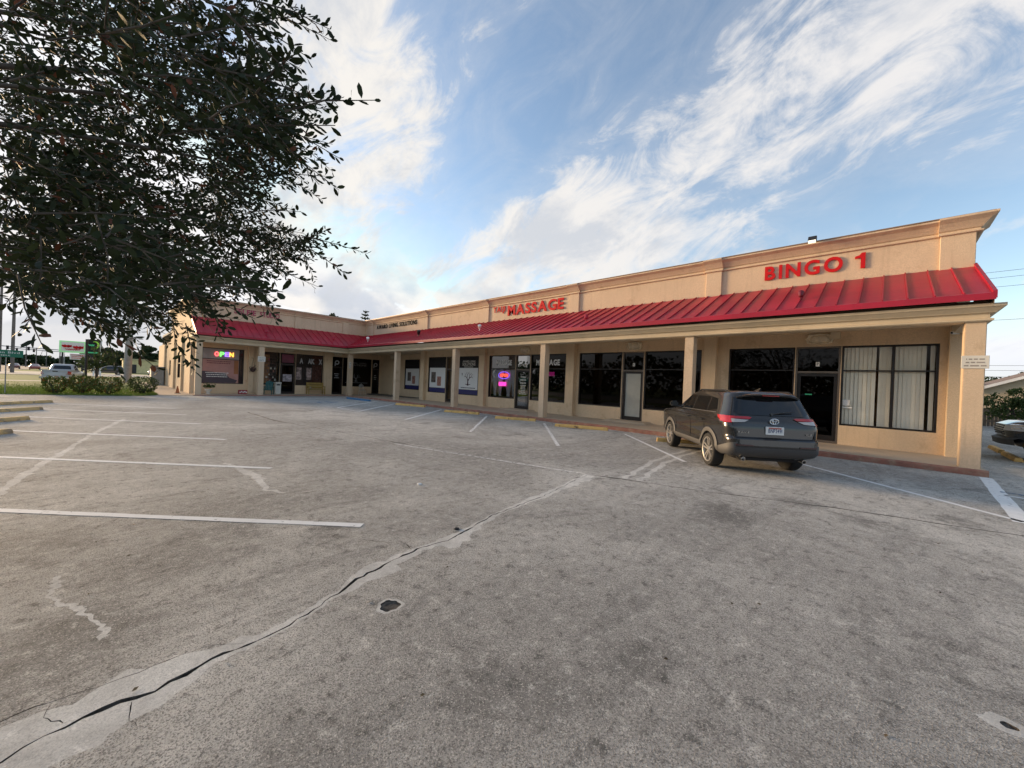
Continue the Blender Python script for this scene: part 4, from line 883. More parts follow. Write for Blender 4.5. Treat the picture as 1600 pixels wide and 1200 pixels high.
def door(fr, u0, u1, no=None, leaf='dark'):
    fw = .055; zh = 2.33; zb = .05 if fr is FL else .205; o = MB()
    for a_, b_, c_, d_ in ((u0, u0 + fw, 0.03, ZT), (u1 - fw, u1, 0.03, ZT), (u0 + fw, u1 - fw, ZT - fw, ZT), (u0 + fw, u1 - fw, zh, zh + .06)): fbox(o, fr, a_, b_, c_, d_, -.02, -.15)
    fbox(o, fr, u0 + fw, u1 - fw, .02, zb, -.02, -.15); dr = o.build('door', ALU if leaf in ('frost', 'dark', 'text') and fr is FR else BRONZE, mall)
    pane(fr, u0 + fw, u1 - fw, zh + .06, ZT - fw, GTINT, dr, name='transom_pane')
    a_, b_ = u0 + fw + .01, u1 - fw - .01; st = .085; mb = MB()
    for p, q, r_, t_ in ((a_, a_ + st, zb, zh - .01), (b_ - st, b_, zb, zh - .01), (a_ + st, b_ - st, zb, zb + .16), (a_ + st, b_ - st, zh - .10, zh - .01)): fbox(mb, fr, p, q, r_, t_, -.055, -.10)
    mb.build('door_leaf', BRONZE, dr); g_ = GFROST if leaf == 'frost' else GTINT
    pane(fr, a_ + st, b_ - st, zb + .16, zh - .10, g_, dr, name='door_pane')
    mb = MB(); hu = b_ - .05 if fr is not FL else b_ - .05; mb.tube([fr(hu, .95, -.05), fr(hu, .95, 0.02), fr(hu, 1.30, 0.02), fr(hu, 1.30, -.05)], .014, 6); mb.build('handle', DARKM, dr)
    if no:
        board(fr, (a_ + b_) / 2 - .05, (a_ + b_) / 2 + .05, zh + .22, zh + .36, WHITE, dr, PD + .004, name='number_plate')
        letters(dr, no, placer(fr, (a_ + b_) / 2 + .025, zh + .25, PD + .009, True), .05, .08, .002, BLACKL, .01, name='number')
    if no == '7': board(fr, a_ + .62, a_ + .80, 1.62, 1.66, mat('green_sticker', (.02, .30, .16), .5), dr, PD + .02, name='sticker')
    if leaf == 'text':
        bars(3, a_ + .18, b_ - .18, 1.55, 2.05, fr, PD + .012, OFFW, dr); bars(6, a_ + .2, b_ - .2, .98, 1.55, fr, PD + .012, OFFW, dr)
    if leaf == 'logo':
        G = mat('grey_print2', (.42, .42, .42), .5); c_ = (a_ + b_) / 2; mb = MB(); n = 20
        for k in range(n):
            t0, t1 = 2 * math.pi * k / n, 2 * math.pi * (k + 1) / n; R0, R1 = .10, .19
            mb.add([fr(c_ + math.cos(t0) * R0, 2.72 + math.sin(t0) * R0, PD + .01), fr(c_ + math.cos(t1) * R0, 2.72 + math.sin(t1) * R0, PD + .01), fr(c_ + math.cos(t1) * R1, 2.72 + math.sin(t1) * R1, PD + .01), fr(c_ + math.cos(t0) * R1, 2.72 + math.sin(t0) * R1, PD + .01)], [(0, 1, 2, 3)])
        fbox(mb, fr, c_ - .19, c_ - .11, 2.42, 2.72, PD + .008, PD + .01); mb.build('door_logo', G, dr)
        bars(3, a_ + .15, b_ - .15, 1.35, 1.85, fr, PD + .012, G, dr)
    if leaf == 'poster':
        board(fr, a_ + .16, b_ - .16, 1.0, 1.55, mat('white_print', (.34, .30, .32), .5, var=.6, vscale=9), dr, PD + .008, name='poster'); board(fr, a_ + .06, b_ - .06, zh + .12, ZT - .1, mat('maroon_print', (.16, .03, .06), .5, var=.3), dr, PD + .008, name='poster')
    return dr
for fr, u0, u1, z0, z1, k in WIN: window(fr, u0, u1, z0, z1, **k)
for fr, u0, u1, k in DOOR: door(fr, u0, u1, **k)
for a_, b_, c_, d_ in opsS: window(FS, a_, b_, c_, d_)
# ------------------------------------------------------------------ signs and fittings on the mall
FP = lambda u, z, d: Vector((PX - d, u, z))
FQ = lambda u, z, d: Vector((u, PY - d, z))
def wall_sign(txts, label, loc):
    s = thing('wall_sign', label, 'sign', loc, group='shop signs on the parapet')
    for (txt, fr, u, z, flip, wd, h, dep, m_, bold, gap) in txts: letters(s, txt, placer(fr, u, z, .02, flip), wd, h, dep, m_, bold, gap)
    return s
bingo = wall_sign([('BINGO', FP, 3.04, 5.515, True, 2.06, .47, .03, REDL, .028, .17)], 'red raised letters reading BINGO 1 on the parapet', (PX, 1.8, 5.5))
MB().prism([FP(.70 - x, 5.515 + y, .02) for x, y in ((.13, 0), (.235, 0), (.235, .47), (.15, .47), (.10, .40), (0, .375), (0, .30), (.13, .325))], FP(0, 0, .03) - FP(0, 0, 0)).build('letter', REDL, bingo)
wall_sign([('TAIJI', FP, 16.72, 5.70, True, .98, .32, .03, REDL, .012, .12), ('MASSAGE', FP, 15.52, 5.43, True, 3.92, .56, .035, REDL, .03, .08)], 'red raised letters reading TAIJI MASSAGE on the parapet', (PX, 14, 5.4))
wall_sign([('AWARD LIVING SOLUTIONS', FP, 31.1, 5.66, True, 6.15, .34, .02, BLACKL, .012, .12)], 'small black letters reading AWARD LIVING SOLUTIONS near the inner corner', (PX, 28, 5.6))
wall_sign([('SELFIE', FQ, 6.02, 5.72, False, 1.32, .36, .05, REDF, .02, .12), ('STUDIO', FQ, 7.58, 5.72, False, 1.28, .36, .05, REDF, .008, .12)], 'faded red letters reading SELFIE STUDIO behind the oak leaves', (7.4, PY, 5.7))
def flood(name, label, base, aim, m_body, m_lens, s=1.0, grp='small lamps on the red roof'):
    t = thing(name, label, 'lamp', base, group=grp); b_ = Vector(base); a_ = Vector(aim).normalized(); h = b_ + Vector((0, 0, .16 * s))
    MB().tube([b_ - Vector((0, 0, .02)), b_ + Vector((0, 0, .08 * s)), h], [.03 * s, .014 * s, .014 * s], 7).build('stem', m_body, t)
    MB().lathe([(.03 * s, -.09 * s), (.055 * s, -.07 * s), (.075 * s, .02 * s), (.082 * s, .09 * s), (.082 * s, .10 * s)], h, a_, 12).build('lamp_head', m_body, t, smooth=False)
    MB().lathe([(.070 * s, .095 * s), (.066 * s, .112 * s), (.03 * s, .12 * s)], h, a_, 12).build('lens', m_lens, t); return t
LENSW = mat('lamp_lens', (.8, .78, .7), .2, spec=.7)
def roof_z(x): return zx(x)
flood('spot_lamp', 'small dark red spot lamp on the roof below the BINGO sign', (13.9, 1.78, roof_z(13.9)), (1, .1, 1.2), mat('red_lamp', (.16, .008, .02), .5), BRONZE)
flood('spot_lamp', 'small pale spot lamp on the roof right of the MASSAGE letters', (13.8, 9.05, roof_z(13.8)), (1, .3, 1.2), RED, LENSW)
flood('spot_lamp', 'small white twin-headed spot lamp on the roof below the TAIJI letters', (13.9, 15.9, roof_z(13.9)), (-.6, -.6, .8), WHITE, LENSW, 1.2)
flood('spot_lamp', 'small dark spot lamp on the roof between the empty panel and black letters', (13.9, 21.9, roof_z(13.9)), (-.3, -.6, .9), DARKM, BRONZE, 1.5)
flood('spot_lamp', 'small white spot lamp on the roof nearest the inner corner', (13.7, 28.6, roof_z(13.7)), (-.5, -.8, .8), WHITE, LENSW, 1.4)
flood('spot_lamp', 'small red spot lamp on the far wing roof below the faded letters', (7.6, 31.3, zy(31.3)), (0, .6, 1), RED, RED, 1.3)
flood('spot_lamp', 'small red spot lamp on the far wing roof beside the valley', (12.2, 31.4, zy(31.4)), (0, .6, 1), RED, RED, 1.3)
# floodlight on the parapet
t = thing('flood_light', 'floodlight with pale lens on the parapet edge above BINGO', 'lamp', (PX - .1, 1.72, 6.5))
MB().tube([(PX - .05, 1.72, 6.51), (PX - .18, 1.72, 6.66), (PX - .36, 1.72, 6.60)], .018, 6).build('arm', METALG, t)
MB().obox((PX - .42, 1.72, 6.54), (.05, 0, .08), (0, .11, 0), (-.04, 0, .03)).build('lamp_housing', DARKM, t, bevel=.01)
MB().obox((PX - .46, 1.72, 6.49), (.045, 0, .072), (0, .095, 0), (-.03, 0, .02)).build('lens', mat('lit_lens', (.9, .88, .75), .2, emis=(1, .93, .7), estr=.7), t)
# security camera by the end pilaster
t = thing('security_camera', 'small white security camera under the canopy by the end column', 'camera', (15.3, -1.38, 3.45))
MB().box(15.36, 15.46, -1.44, -1.32, 3.38, 3.5).build('mount', WHITE, t, bevel=.008)
MB().lathe([(.035, -.02), (.04, .02), (.04, .16), (.03, .17)], (15.33, -1.38, 3.43), (-.8, .55, -.2), 10).build('camera_body', WHITE, t)
MB().lathe([(.026, .17), (.022, .176)], (15.33, -1.38, 3.43), (-.8, .55, -.2), 10).build('lens', VINYLB, t)
def plaque(label, fr, u0, u1, z0, z1, rows, d0=.004):
    c_ = fr((u0 + u1) / 2, z0, 0); t = thing('notice_sign', label, 'sign', c_, group='notices on the columns')
    mb = MB(); fbox(mb, fr, u0, u1, z0, z1, d0, d0 + .012); mb.build('plate', OFFW, t, bevel=.01)
    bars(rows, u0 + .03, u1 - .03, z0 + .03, z1 - .04, fr, d0 + .0125, mat('grey_text', (.30, .27, .24), .7), t, wmin=.7); return t
FCOL = lambda u, z, d: Vector((XC - d, u, z)); FCL = lambda u, z, d: Vector((u, YC - d, z))
plaque('weathered white notice plate on the end column', FCOL, -1.70, -1.29, 2.36, 2.65, 3)
plaque('white notice plate on the second column of the far wing', FCL, 7.06, 7.52, 2.35, 2.72, 3)
plaque('narrow white notice plate on the corner column', lambda u, z, d: Vector((u, YC - .02 - d, z)), 13.37, 13.52, 2.25, 2.75, 3)

# ------------------------------------------------------------------ things along the walk
# hanging basket
t = thing('hanging_basket', 'dark hanging plant basket beside the far wing window', 'basket', (7.18, 32.75, 1.8))
MB().lathe([(.05, 1.62), (.15, 1.70), (.19, 1.86), (.2, 1.88), (.17, 1.88)], (7.18, 32.75, 0), n=14).build('basket', mat('brown_basket', (.07, .04, .035), .8), t)
mb = MB()
for k in range(3): mb.tube([(7.18 + .18 * math.cos(k * 2.1), 32.75 + .18 * math.sin(k * 2.1), 1.88), (7.18, 32.75, 2.5)], .006, 4)
mb.tube([(7.18, 32.75, 2.5), (7.18, 32.75, 2.62), (7.12, 33.0, 2.64)], .01, 4); mb.build('chain', DARKM, t)
def cloud_leaves(n, fn, size, name, m_, parent, jit=.3):
    P = np.array([fn() for _ in range(n)], float); return leaf_quads(P, size, name, m_, parent)
def leaf_quads(P, size, name, m_, parent, aspect=.5, D=None):
    n = len(P); d_ = rng.normal(size=(n, 3)) if D is None else D + rng.normal(0, .45, (n, 3)); d_ /= np.linalg.norm(d_, axis=1)[:, None]
    e = np.cross(d_, rng.normal(size=(n, 3))); e /= np.linalg.norm(e, axis=1)[:, None]; s_ = (rng.uniform(.7, 1.3, n) * size)[:, None]
    v_ = np.empty((n, 4, 3)); v_[:, 0] = P - d_ * s_ * .5; v_[:, 1] = P + e * s_ * aspect * .5; v_[:, 2] = P + d_ * s_ * .5; v_[:, 3] = P - e * s_ * aspect * .5
    org = np.array(ORG.get(parent.name, Vector((0, 0, 0)))) if parent is not None else np.zeros(3)
    me = bpy.data.meshes.new(name); me.from_pydata((v_.reshape(-1, 3) - org).tolist(), [], np.arange(n * 4).reshape(-1, 4).tolist()); return link_mesh(name, me, m_, parent)
cloud_leaves(90, lambda: (7.18 + random.gauss(0, .12), 32.75 + random.gauss(0, .12), 1.9 + random.gauss(-.03, .1)), .09, 'foliage', mat('dry_leaf', (.09, .04, .04), .7), t)
# potted plant
t = thing('potted_plant', 'green plant in a white bowl pot by the end column of the far wing', 'plant', (4.6, 32.2, .04))
MB().lathe([(.11, .04), (.13, .08), (.09, .14), (.20, .30), (.235, .36), (.21, .36), (.19, .33)], (4.6, 32.2, 0), n=16).build('pot', OFFW, t, smooth=True)
cloud_leaves(260, lambda: (4.62 + random.gauss(0, .17), 32.2 + random.gauss(0, .17), .48 + abs(random.gauss(0, .11))), .10, 'foliage', LGREEN, t)
# red crate-like box
t = thing('red_box', 'small red box with white print on the walk below the poster window', 'box', (6.55, 32.4, .04))
MB().box(6.3, 6.8, 32.25, 32.55, .04, .33).build('box_body', mat('red_box_paint', (.30, .03, .04), .6), t, bevel=.015)
mb = MB(); [mb.box(6.34 + k * .09, 6.40 + k * .09, 32.243, 32.248, .12 + .05 * (k % 2), .22 + .05 * (k % 2)) for k in range(5)]; mb.build('white_print', WHITE, t)
# teal slatted armchair
TEAL = mat('teal_plastic', (.012, .10, .10), .5)
t = thing('garden_chair', 'teal slatted garden armchair beside the far wing column', 'chair', (8.1, 32.3, .04), RAD(-25), local=True)
for k in range(5): MB().box(-.24 + k * .1, -.155 + k * .1, -.02, .02, .3, .95 + .04 * (2 - abs(k - 2))).build('back_slat', TEAL, t).rotation_euler = (RAD(-18), 0, 0)
for k in range(4): MB().box(-.26, .26, -.12 - k * .115, -.03 - k * .115, .33, .36).build('seat_slat', TEAL, t)
for s in (-1, 1):
    MB().box(s * .30 - .025, s * .30 + .025, -.52, -.45, 0, .55).build('leg', TEAL, t); MB().box(s * .30 - .025, s * .30 + .025, .12, .19, 0, .55).build('leg', TEAL, t)
    MB().box(s * .31 - .06, s * .31 + .06, -.58, .2, .55, .58).build('armrest', TEAL, t)
# white litter bin
t = thing('litter_bin', 'white square litter bin beside the far wing door', 'bin', (8.78, 32.75, .04))
MB().box(8.6, 8.98, 32.55, 32.95, .04, .82).build('bin_body', OFFW, t, bevel=.02); MB().box(8.57, 9.01, 32.52, 32.98, .825, .93).build('lid', OFFW, t, bevel=.03); MB().box(8.68, 8.90, 32.515, 32.54, .70, .79).build('slot', VINYLB, t)
# yellow bench
YB = mat('yellow_bench_paint', (.36, .24, .06), .6, var=.15, vscale=5)
t = thing('bench', 'low yellow bench with backrest under the window of pale letters', 'bench', (11.45, 32.6, .04))
for k in range(4): MB().box(10.85, 12.15, 32.42 + k * .11, 32.52 + k * .11, .40, .435).build('seat_slat', YB, t)
for k in range(3): MB().box(10.85, 12.15, 32.92, 32.96, .52 + k * .16, .65 + k * .16).build('back_slat', YB, t)
for s in (10.87, 12.07):
    MB().box(s, s + .06, 32.42, 32.48, .04, .66).build('leg', YB, t); MB().box(s, s + .06, 32.90, 32.96, .04, .98).build('leg', YB, t); MB().box(s - .01, s + .07, 32.40, 32.92, .66, .70).build('armrest', YB, t)
MB().lathe([(.02, -.1), (.1, -.06), (.12, 0), (.1, .06), (.02, .1)], (11.05, 32.62, .55), n=12).build('cushion', mat('cushion', (.40, .32, .2), .9), t, smooth=True)
# white parlour chair in the inner corner
t = thing('metal_chair', 'small white metal chair in front of the dark tree window', 'chair', (14.95, 31.9, .05))
mb = MB(); cx_, cy_ = 14.95, 31.9
for sx in (-1, 1):
    for sy in (-1, 1): MB().tube([(cx_ + sx * .2, cy_ + sy * .2, .04), (cx_ + sx * .17, cy_ + sy * .17, .47)], .014, 6).build('leg', WHITE, t)
MB().lathe([(.02, .46), (.21, .46), (.22, .48), (.21, .50), (.02, .50)], (cx_, cy_, 0), n=16).build('seat', mat('print_seat', (.36, .36, .35), .6, var=.6, vscale=22), t)
MB().tube([(cx_ - .17, cy_ + .17, .48), (cx_ - .18, cy_ + .22, .85), (cx_, cy_ + .24, 1.0), (cx_ + .18, cy_ + .22, .85), (cx_ + .17, cy_ + .17, .48)], .014, 6).build('back_frame', WHITE, t)
MB().lathe([(.02, -.01), (.13, -.01), (.14, 0), (.13, .01), (.02, .01)], (cx_, cy_ + .225, .80), (0, 1, .05), 14).build('backrest', mat('print_seat', (.36, .36, .35), .6), t)
# white planter box
t = thing('planter_box', 'low cream planter box by the corner column', 'planter', (14.1, 32.75, .04)); MB().box(13.85, 14.6, 32.6, 32.95, .04, .5).build('box_body', STUCCO2, t, bevel=.015)
MB().lathe([(.02, .50), (.06, .51), (.07, .56), (.03, .62)], (14.1, 32.77, 0), n=10).build('ornament', WHITE, t)
# traffic cone beside the end wall
t = thing('traffic_cone', 'small dull orange cone at the corner of the far wing', 'cone', (3.15, 33.3, .02))
MB().box(3.0, 3.3, 33.15, 33.45, .022, .05).build('base', mat('cone_base', (.09, .05, .03), .8), t); MB().lathe([(.11, .05), (.03, .5), (.01, .51)], (3.15, 33.3, 0), n=12).build('cone_body', mat('cone_orange', (.36, .13, .05), .7), t)
# electrical cabinet on the end wall
t = thing('utility_cabinet', 'grey utility cabinet standing against the sunlit end wall', 'cabinet', (3.2, 50, 0)); MB().box(2.75, 3.72, 49, 50.6, .02, 1.75).build('cabinet_body', METALG, t, bevel=.02); MB().box(2.73, 2.748, 49.1, 50.5, .15, 1.6).build('cabinet_door', METALG, t)

# ------------------------------------------------------------------ vehicles (local axes: +x forward, +y left)
def lerp_levels(lv, z):
    if z <= lv[0][0]: return lv[0][1:]
    for a_, b_ in zip(lv, lv[1:]):
        if z <= b_[0]:
            t_ = (z - a_[0]) / (b_[0] - a_[0]); return tuple(p + (q - p) * t_ for p, q in zip(a_[1:], b_[1:]))
    return lv[-1][1:]
class Shell:
    def __init__(s, lv): s.lv = lv
    def ring(s, z, n=64):
        xr, xf, hw, ex = lerp_levels(s.lv, z); xc, a_ = (xr + xf) / 2, (xf - xr) / 2; out = []
        for k in range(n):
            t_ = 2 * math.pi * (k + .5) / n; c_, s_ = math.cos(t_), math.sin(t_); q = (abs(c_) ** ex + abs(s_) ** ex) ** (-1 / ex)
            out.append(Vector((xc + a_ * c_ * q, hw * s_ * q, z)))
        return out
    def side(s, x, z, off=0.0, sg=1):
        xr, xf, hw, ex = lerp_levels(s.lv, z); t_ = min(.9999, abs((x - (xr + xf) / 2) / ((xf - xr) / 2))); return Vector((x, sg * (hw * (1 - t_ ** ex) ** (1 / ex) + off), z))
    def rear(s, y, z, off=0.0):
        xr, xf, hw, ex = lerp_levels(s.lv, z); t_ = min(.9999, abs(y / hw)); return Vector(((xr + xf) / 2 - (xf - xr) / 2 * (1 - t_ ** ex) ** (1 / ex) - off, y, z))
    def front(s, y, z, off=0.0):
        xr, xf, hw, ex = lerp_levels(s.lv, z); t_ = min(.9999, abs(y / hw)); return Vector(((xr + xf) / 2 + (xf - xr) / 2 * (1 - t_ ** ex) ** (1 / ex) + off, y, z))
    def body(s, n=64, sub=3):
        zs = []
        for a_, b_ in zip(s.lv, s.lv[1:]): zs += [a_[0] + (b_[0] - a_[0]) * k / sub for k in range(sub)]
        zs.append(s.lv[-1][0]); mb = MB(); vs = [p for z in zs for p in s.ring(z, n)]
        mb.add(vs, [(i * n + k, i * n + (k + 1) % n, (i + 1) * n + (k + 1) % n, (i + 1) * n + k) for i in range(len(zs) - 1) for k in range(n)] + [tuple(range(n))[::-1], tuple((len(zs) - 1) * n + k for k in range(n))]); return mb
def patch(poly, fn, m_, parent, name, off=.006, step=.07, thick=.0):
    xs = [p[0] for p in poly]; zs = [p[1] for p in poly]; pts = []; n = len(poly)
    for i in range(n):
        a_, b_ = Vector(poly[i]), Vector(poly[(i + 1) % n]); k = max(1, int((b_ - a_).length / step))
        for j in range(k): pts.append(a_ + (b_ - a_) * (j / k))
    ed = [(i, (i + 1) % len(pts)) for i in range(len(pts))]; ring = [tuple(p) for p in pts]
    x = min(xs) + step * .5
    while x < max(xs):
        z = min(zs) + step * .5
        while z < max(zs):
            if inside((x, z), ring): pts.append(Vector((x, z)))
            z += step
        x += step
    v_, e_, f_ = geometry.delaunay_2d_cdt(pts, ed, [], 0, 1e-6)[:3]
    f_ = [f for f in f_ if inside((sum(v_[i].x for i in f) / len(f), sum(v_[i].y for i in f) / len(f)), ring)]
    mb = MB(); mb.add([fn(p.x, p.y, off) for p in v_], [tuple(f) for f in f_])
    # edge skirt so the piece has thickness
    cnt = {}
    for f in f_:
        for i in range(len(f)): cnt[(f[i], f[(i + 1) % len(f)])] = 1
    k = len(v_); mb.add([fn(p.x, p.y, -.01) for p in v_], []); mb.f += [(b_, a_, a_ + k, b_ + k) for (a_, b_) in cnt if (b_, a_) not in cnt]; mb.m += [0] * (len(mb.f) - len(mb.m))
    return smooth_angle(mb.build(name, m_, parent), 40)
def mirror(poly): return [(-x, z) for x, z in poly][::-1]
def wheel(parent, x, y, r, wd, sg, rimm=None, spokes=5):
    ax = (0, sg, 0); c_ = (x, y, r); w_ = MB().lathe([(r * .72, -wd / 2), (r * .93, -wd / 2), (r * .985, -wd * .38), (r, -wd * .2), (r, wd * .2), (r * .985, wd * .38), (r * .93, wd / 2), (r * .73, wd / 2), (r * .71, wd * .3)], c_, ax, 36).build('wheel', RUBBER, parent)
    smooth_angle(w_, 40); rimm = rimm or RIMM
    mb = MB(); mb.lathe([(r * .66, -wd * .3), (r * .70, wd * .42), (r * .74, wd * .47), (r * .74, wd * .51), (r * .68, wd * .48), (r * .64, wd * .15)], c_, ax, 36, cap=False)
    mb.lathe([(.0, wd * .1), (r * .66, wd * .1)], c_, ax, 24, mi=1)
    for k in range(spokes):
        t_ = 2 * math.pi * k / spokes + .3; a_ = Vector((math.cos(t_), 0, math.sin(t_))); e = Vector((-math.sin(t_), 0, math.cos(t_))); o_ = Vector((0, sg, 0)); c3 = Vector(c_)
        for sp in (-1, 1):
            p0 = c3 + a_ * r * .12 + e * sp * r * .05; p1 = c3 + a_ * r * .69 + e * sp * r * .13
            mb.add([p0 - e * r * .045 + o_ * wd * .36, p0 + e * r * .045 + o_ * wd * .36, p1 + e * r * .05 + o_ * wd * .44, p1 - e * r * .05 + o_ * wd * .44, p0 - e * r * .045 + o_ * wd * .12, p0 + e * r * .045 + o_ * wd * .12, p1 + e * r * .05 + o_ * wd * .12, p1 - e * r * .05 + o_ * wd * .12],
                   [(0, 1, 2, 3), (0, 4, 5, 1), (1, 5, 6, 2), (2, 6, 7, 3), (3, 7, 4, 0)])
    mb.lathe([(.0, wd * .40), (r * .14, wd * .40), (r * .17, wd * .3), (r * .17, wd * .1)], c_, ax, 16)
    mb.build('rim', [rimm, PLASTIC], w_); return w_
def cut_wells(o, xs, r, y0=.55, zc=None):
    cutters = []
    for x in xs:
        for s in (-1, 1):
            mb = MB(); mb.lathe([(r, -.28), (r, .5)], (x, s * (y0 + .2), zc), (0, s, 0), 40); c_ = mb.build('cut', PLASTIC, o.parent); cutters.append(c_)
    for c_ in cutters:
        md = o.modifiers.new('b', 'BOOLEAN'); md.operation = 'DIFFERENCE'; md.object = c_; md.solver = 'EXACT'
    dg = bpy.context.evaluated_depsgraph_get(); dg.update(); me = bpy.data.meshes.new_from_object(o.evaluated_get(dg)); old = o.data; o.modifiers.clear(); o.data = me; bpy.data.meshes.remove(old)
    for c_ in cutters: bpy.data.objects.remove(c_)
def arch(parent, sh, x, r0, r1, zc, sg, m_, off=.022, t0=-8, t1=188):
    mb = MB(); n = 22; vs = []
    for k in range(n + 1):
        t_ = RAD(t0 + (t1 - t0) * k / n)
        for r_, of in ((r0, -.03), (r0, off), (r0 + (r1 - r0) * .7, off * 1.15), (r1, off * .6), (r1, -.02)):
            xx = x + math.cos(t_) * r_; z_ = zc + math.sin(t_) * r_; vs.append(sh.side(xx, max(z_, .345), of, sg))
    mb.add(vs, [(k * 5 + j, k * 5 + j + 1, k * 5 + j + 6, k * 5 + j + 5) for k in range(n) for j in range(4)]); return smooth_angle(mb.build('arch_flare', m_, parent), 40)

CARG = mat('grey_metallic_paint', (0.028, 0.027, 0.027), 0.26, metal=.5, spec=.45, var=0.02, coat=.9)
SUVLV = [(.33, -2.06, 2.10, .78, 8), (.40, -2.23, 2.22, .890, 11), (.48, -2.29, 2.29, .918, 12), (.58, -2.31, 2.30, .906, 12), (.72, -2.295, 2.31, .908, 13), (.77, -2.225, 2.30, .914, 13), (.96, -2.205, 2.25, .930, 14), (1.03, -2.185, 2.16, .928, 13), (1.07, -2.17, 2.10, .912, 12),
         (1.13, -2.13, 1.42, .900, 11), (1.18, -2.10, 1.02, .875, 10), (1.56, -1.90, .36, .735, 9), (1.625, -1.87, .10, .695, 7), (1.665, -1.80, -.10, .615, 5), (1.685, -1.55, -.35, .45, 4)]
FLARE = mat('grey_plastic', (.075, .073, .072), .6, var=.05)
suv = thing('parked_car', 'dark grey SUV parked nose-in at the walk', 'car', (10.62, 2.80, 0), RAD(38.5), local=True)
suv.scale = (.965, .965, .985)
sh = Shell(SUVLV); body = sh.body(160, 4).build('body', CARG, suv); cut_wells(body, (1.345, -1.345), .415, .62, .36); smooth_angle(body, 32)
SD = lambda sg: (lambda x, z, off: sh.side(x, z, off, sg)); RE = lambda y, z, off: sh.rear(y, z, off)
FRN = lambda y, z, off: sh.front(y, z, off)
for sg in (1, -1):
    f_ = SD(sg)
    # side glass: front door, rear door, quarter light
    patch([(.62, 1.185), (-.20, 1.185), (-.20, 1.53), (.18, 1.53), (.33, 1.47)], f_, CARGLASS, suv, 'side_window', .004)
    patch([(-.27, 1.185), (-1.06, 1.20), (-1.02, 1.52), (-.27, 1.53)], f_, CARGLASS, suv, 'side_window', .004)
    patch([(-1.12, 1.20), (-1.55, 1.27), (-1.42, 1.49), (-1.09, 1.52)], f_, CARGLASS, suv, 'quarter_window', .004)
    patch([(.72, 1.172), (-1.60, 1.19), (-1.60, 1.205), (.72, 1.183)], f_, PLASTIC, suv, 'belt_trim', .008)
    # cladding and doors
    patch([(.90, .36), (-.90, .36), (-.90, .50), (.90, .50)], f_, FLARE, suv, 'sill_cladding', .014)
    for x0 in (.86, -.235, -1.10): patch([(x0, .46), (x0 + .008, .46), (x0 + .008, 1.165), (x0, 1.165)], f_, VINYLB, suv, 'door_gap', .005, .2)
    for xd in (-.10, -.98):
        h = MB(); h.obox(sh.side(xd, 1.00, .035, sg), (.10, 0, 0), (0, .012, 0), (0, 0, .014)); h.obox(sh.side(xd + .09, 1.00, .017, sg), (.012, 0, 0), (0, .02, 0), (0, 0, .012)); h.obox(sh.side(xd - .09, 1.00, .017, sg), (.012, 0, 0), (0, .02, 0), (0, 0, .012)); h.build('door_handle', CARG, suv, bevel=.005)
    arch(suv, sh, 1.345, .405, .495, .36, sg, FLARE, .026); arch(suv, sh, -1.345, .405, .495, .36, sg, FLARE, .026)
    wheel(suv, 1.345, sg * .815, .365, .225, sg); wheel(suv, -1.345, sg * .815, .365, .225, sg)
    mb = MB(); base = sh.side(.62, 1.18, 0, sg); mb.obox(base + Vector((.02, sg * .08, .03)), (.03, 0, 0), (0, .08, 0), (0, 0, .02)); mr = mb.build('mirror', PLASTIC, suv)
    MB().obox(base + Vector((.02, sg * .19, .09)), (.075, 0, 0), (0, .10, 0), (0, 0, .075)).build('mirror_shell', CARG, mr, bevel=.035, seg=2)
    mb = MB(); pts = [sh.side(x, z, 0.0, sg) + Vector((0, -sg * .04, 0)) for x, z in ((-.0, 1.60), (-.2, 1.615), (-1.5, 1.615), (-1.72, 1.60))]; pts = [p + Vector((0, 0, h)) for p, h in zip(pts, (.01, .055, .055, .01))]; mb.tube(pts, .02, 8); mb.build('roof_rail', VINYLB, suv)
    # tail lamp: a quarter-panel piece and a hatch piece
    patch([(-2.16, 1.04), (-1.93, 1.045), (-1.80, 1.10), (-1.72, 1.16), (-1.92, 1.165), (-2.12, 1.165)], f_, TAILR, suv, 'tail_lamp', .02, .03)
    q = [(sg * .90, 1.03), (sg * .80, 1.035), (sg * .80, 1.165), (sg * .88, 1.165)]; patch(q if sg < 0 else q[::-1], RE, TAILR, suv, 'tail_lamp', .02, .03)
    q = [(sg * .80, 1.115), (sg * .46, 1.115), (sg * .40, 1.145), (sg * .46, 1.165), (sg * .80, 1.165)]; patch(q if sg < 0 else q[::-1], RE, TAILR, suv, 'tail_lamp', .02, .03)
    q = [(sg * .80, 1.04), (sg * .57, 1.055), (sg * .47, 1.10), (sg * .80, 1.112)]; patch(q if sg < 0 else q[::-1], RE, CLEARL, suv, 'reverse_lamp', .018, .03)
    q = [(sg * .76, .60), (sg * .44, .60), (sg * .44, .62), (sg * .76, .625)]; patch(q if sg < 0 else q[::-1], RE, mat('dark_red_reflector', (.05, .006, .008), .3), suv, 'rear_reflector', .020, .05)
    ex = MB(); ex.lathe([(.030, -.02), (.042, 0), (.042, .15), (.034, .15), (.034, .02)], (-2.08, sg * .58, .345), (-1, 0, -.12), 14); ex.build('exhaust_tip', CHROME, suv)
    q = [(sg * .62, .90), (sg * .90, .93), (sg * .90, 1.02), (sg * .70, .99)]; patch(q if sg > 0 else q[::-1], FRN, CLEARL, suv, 'head_lamp', .008, .05)
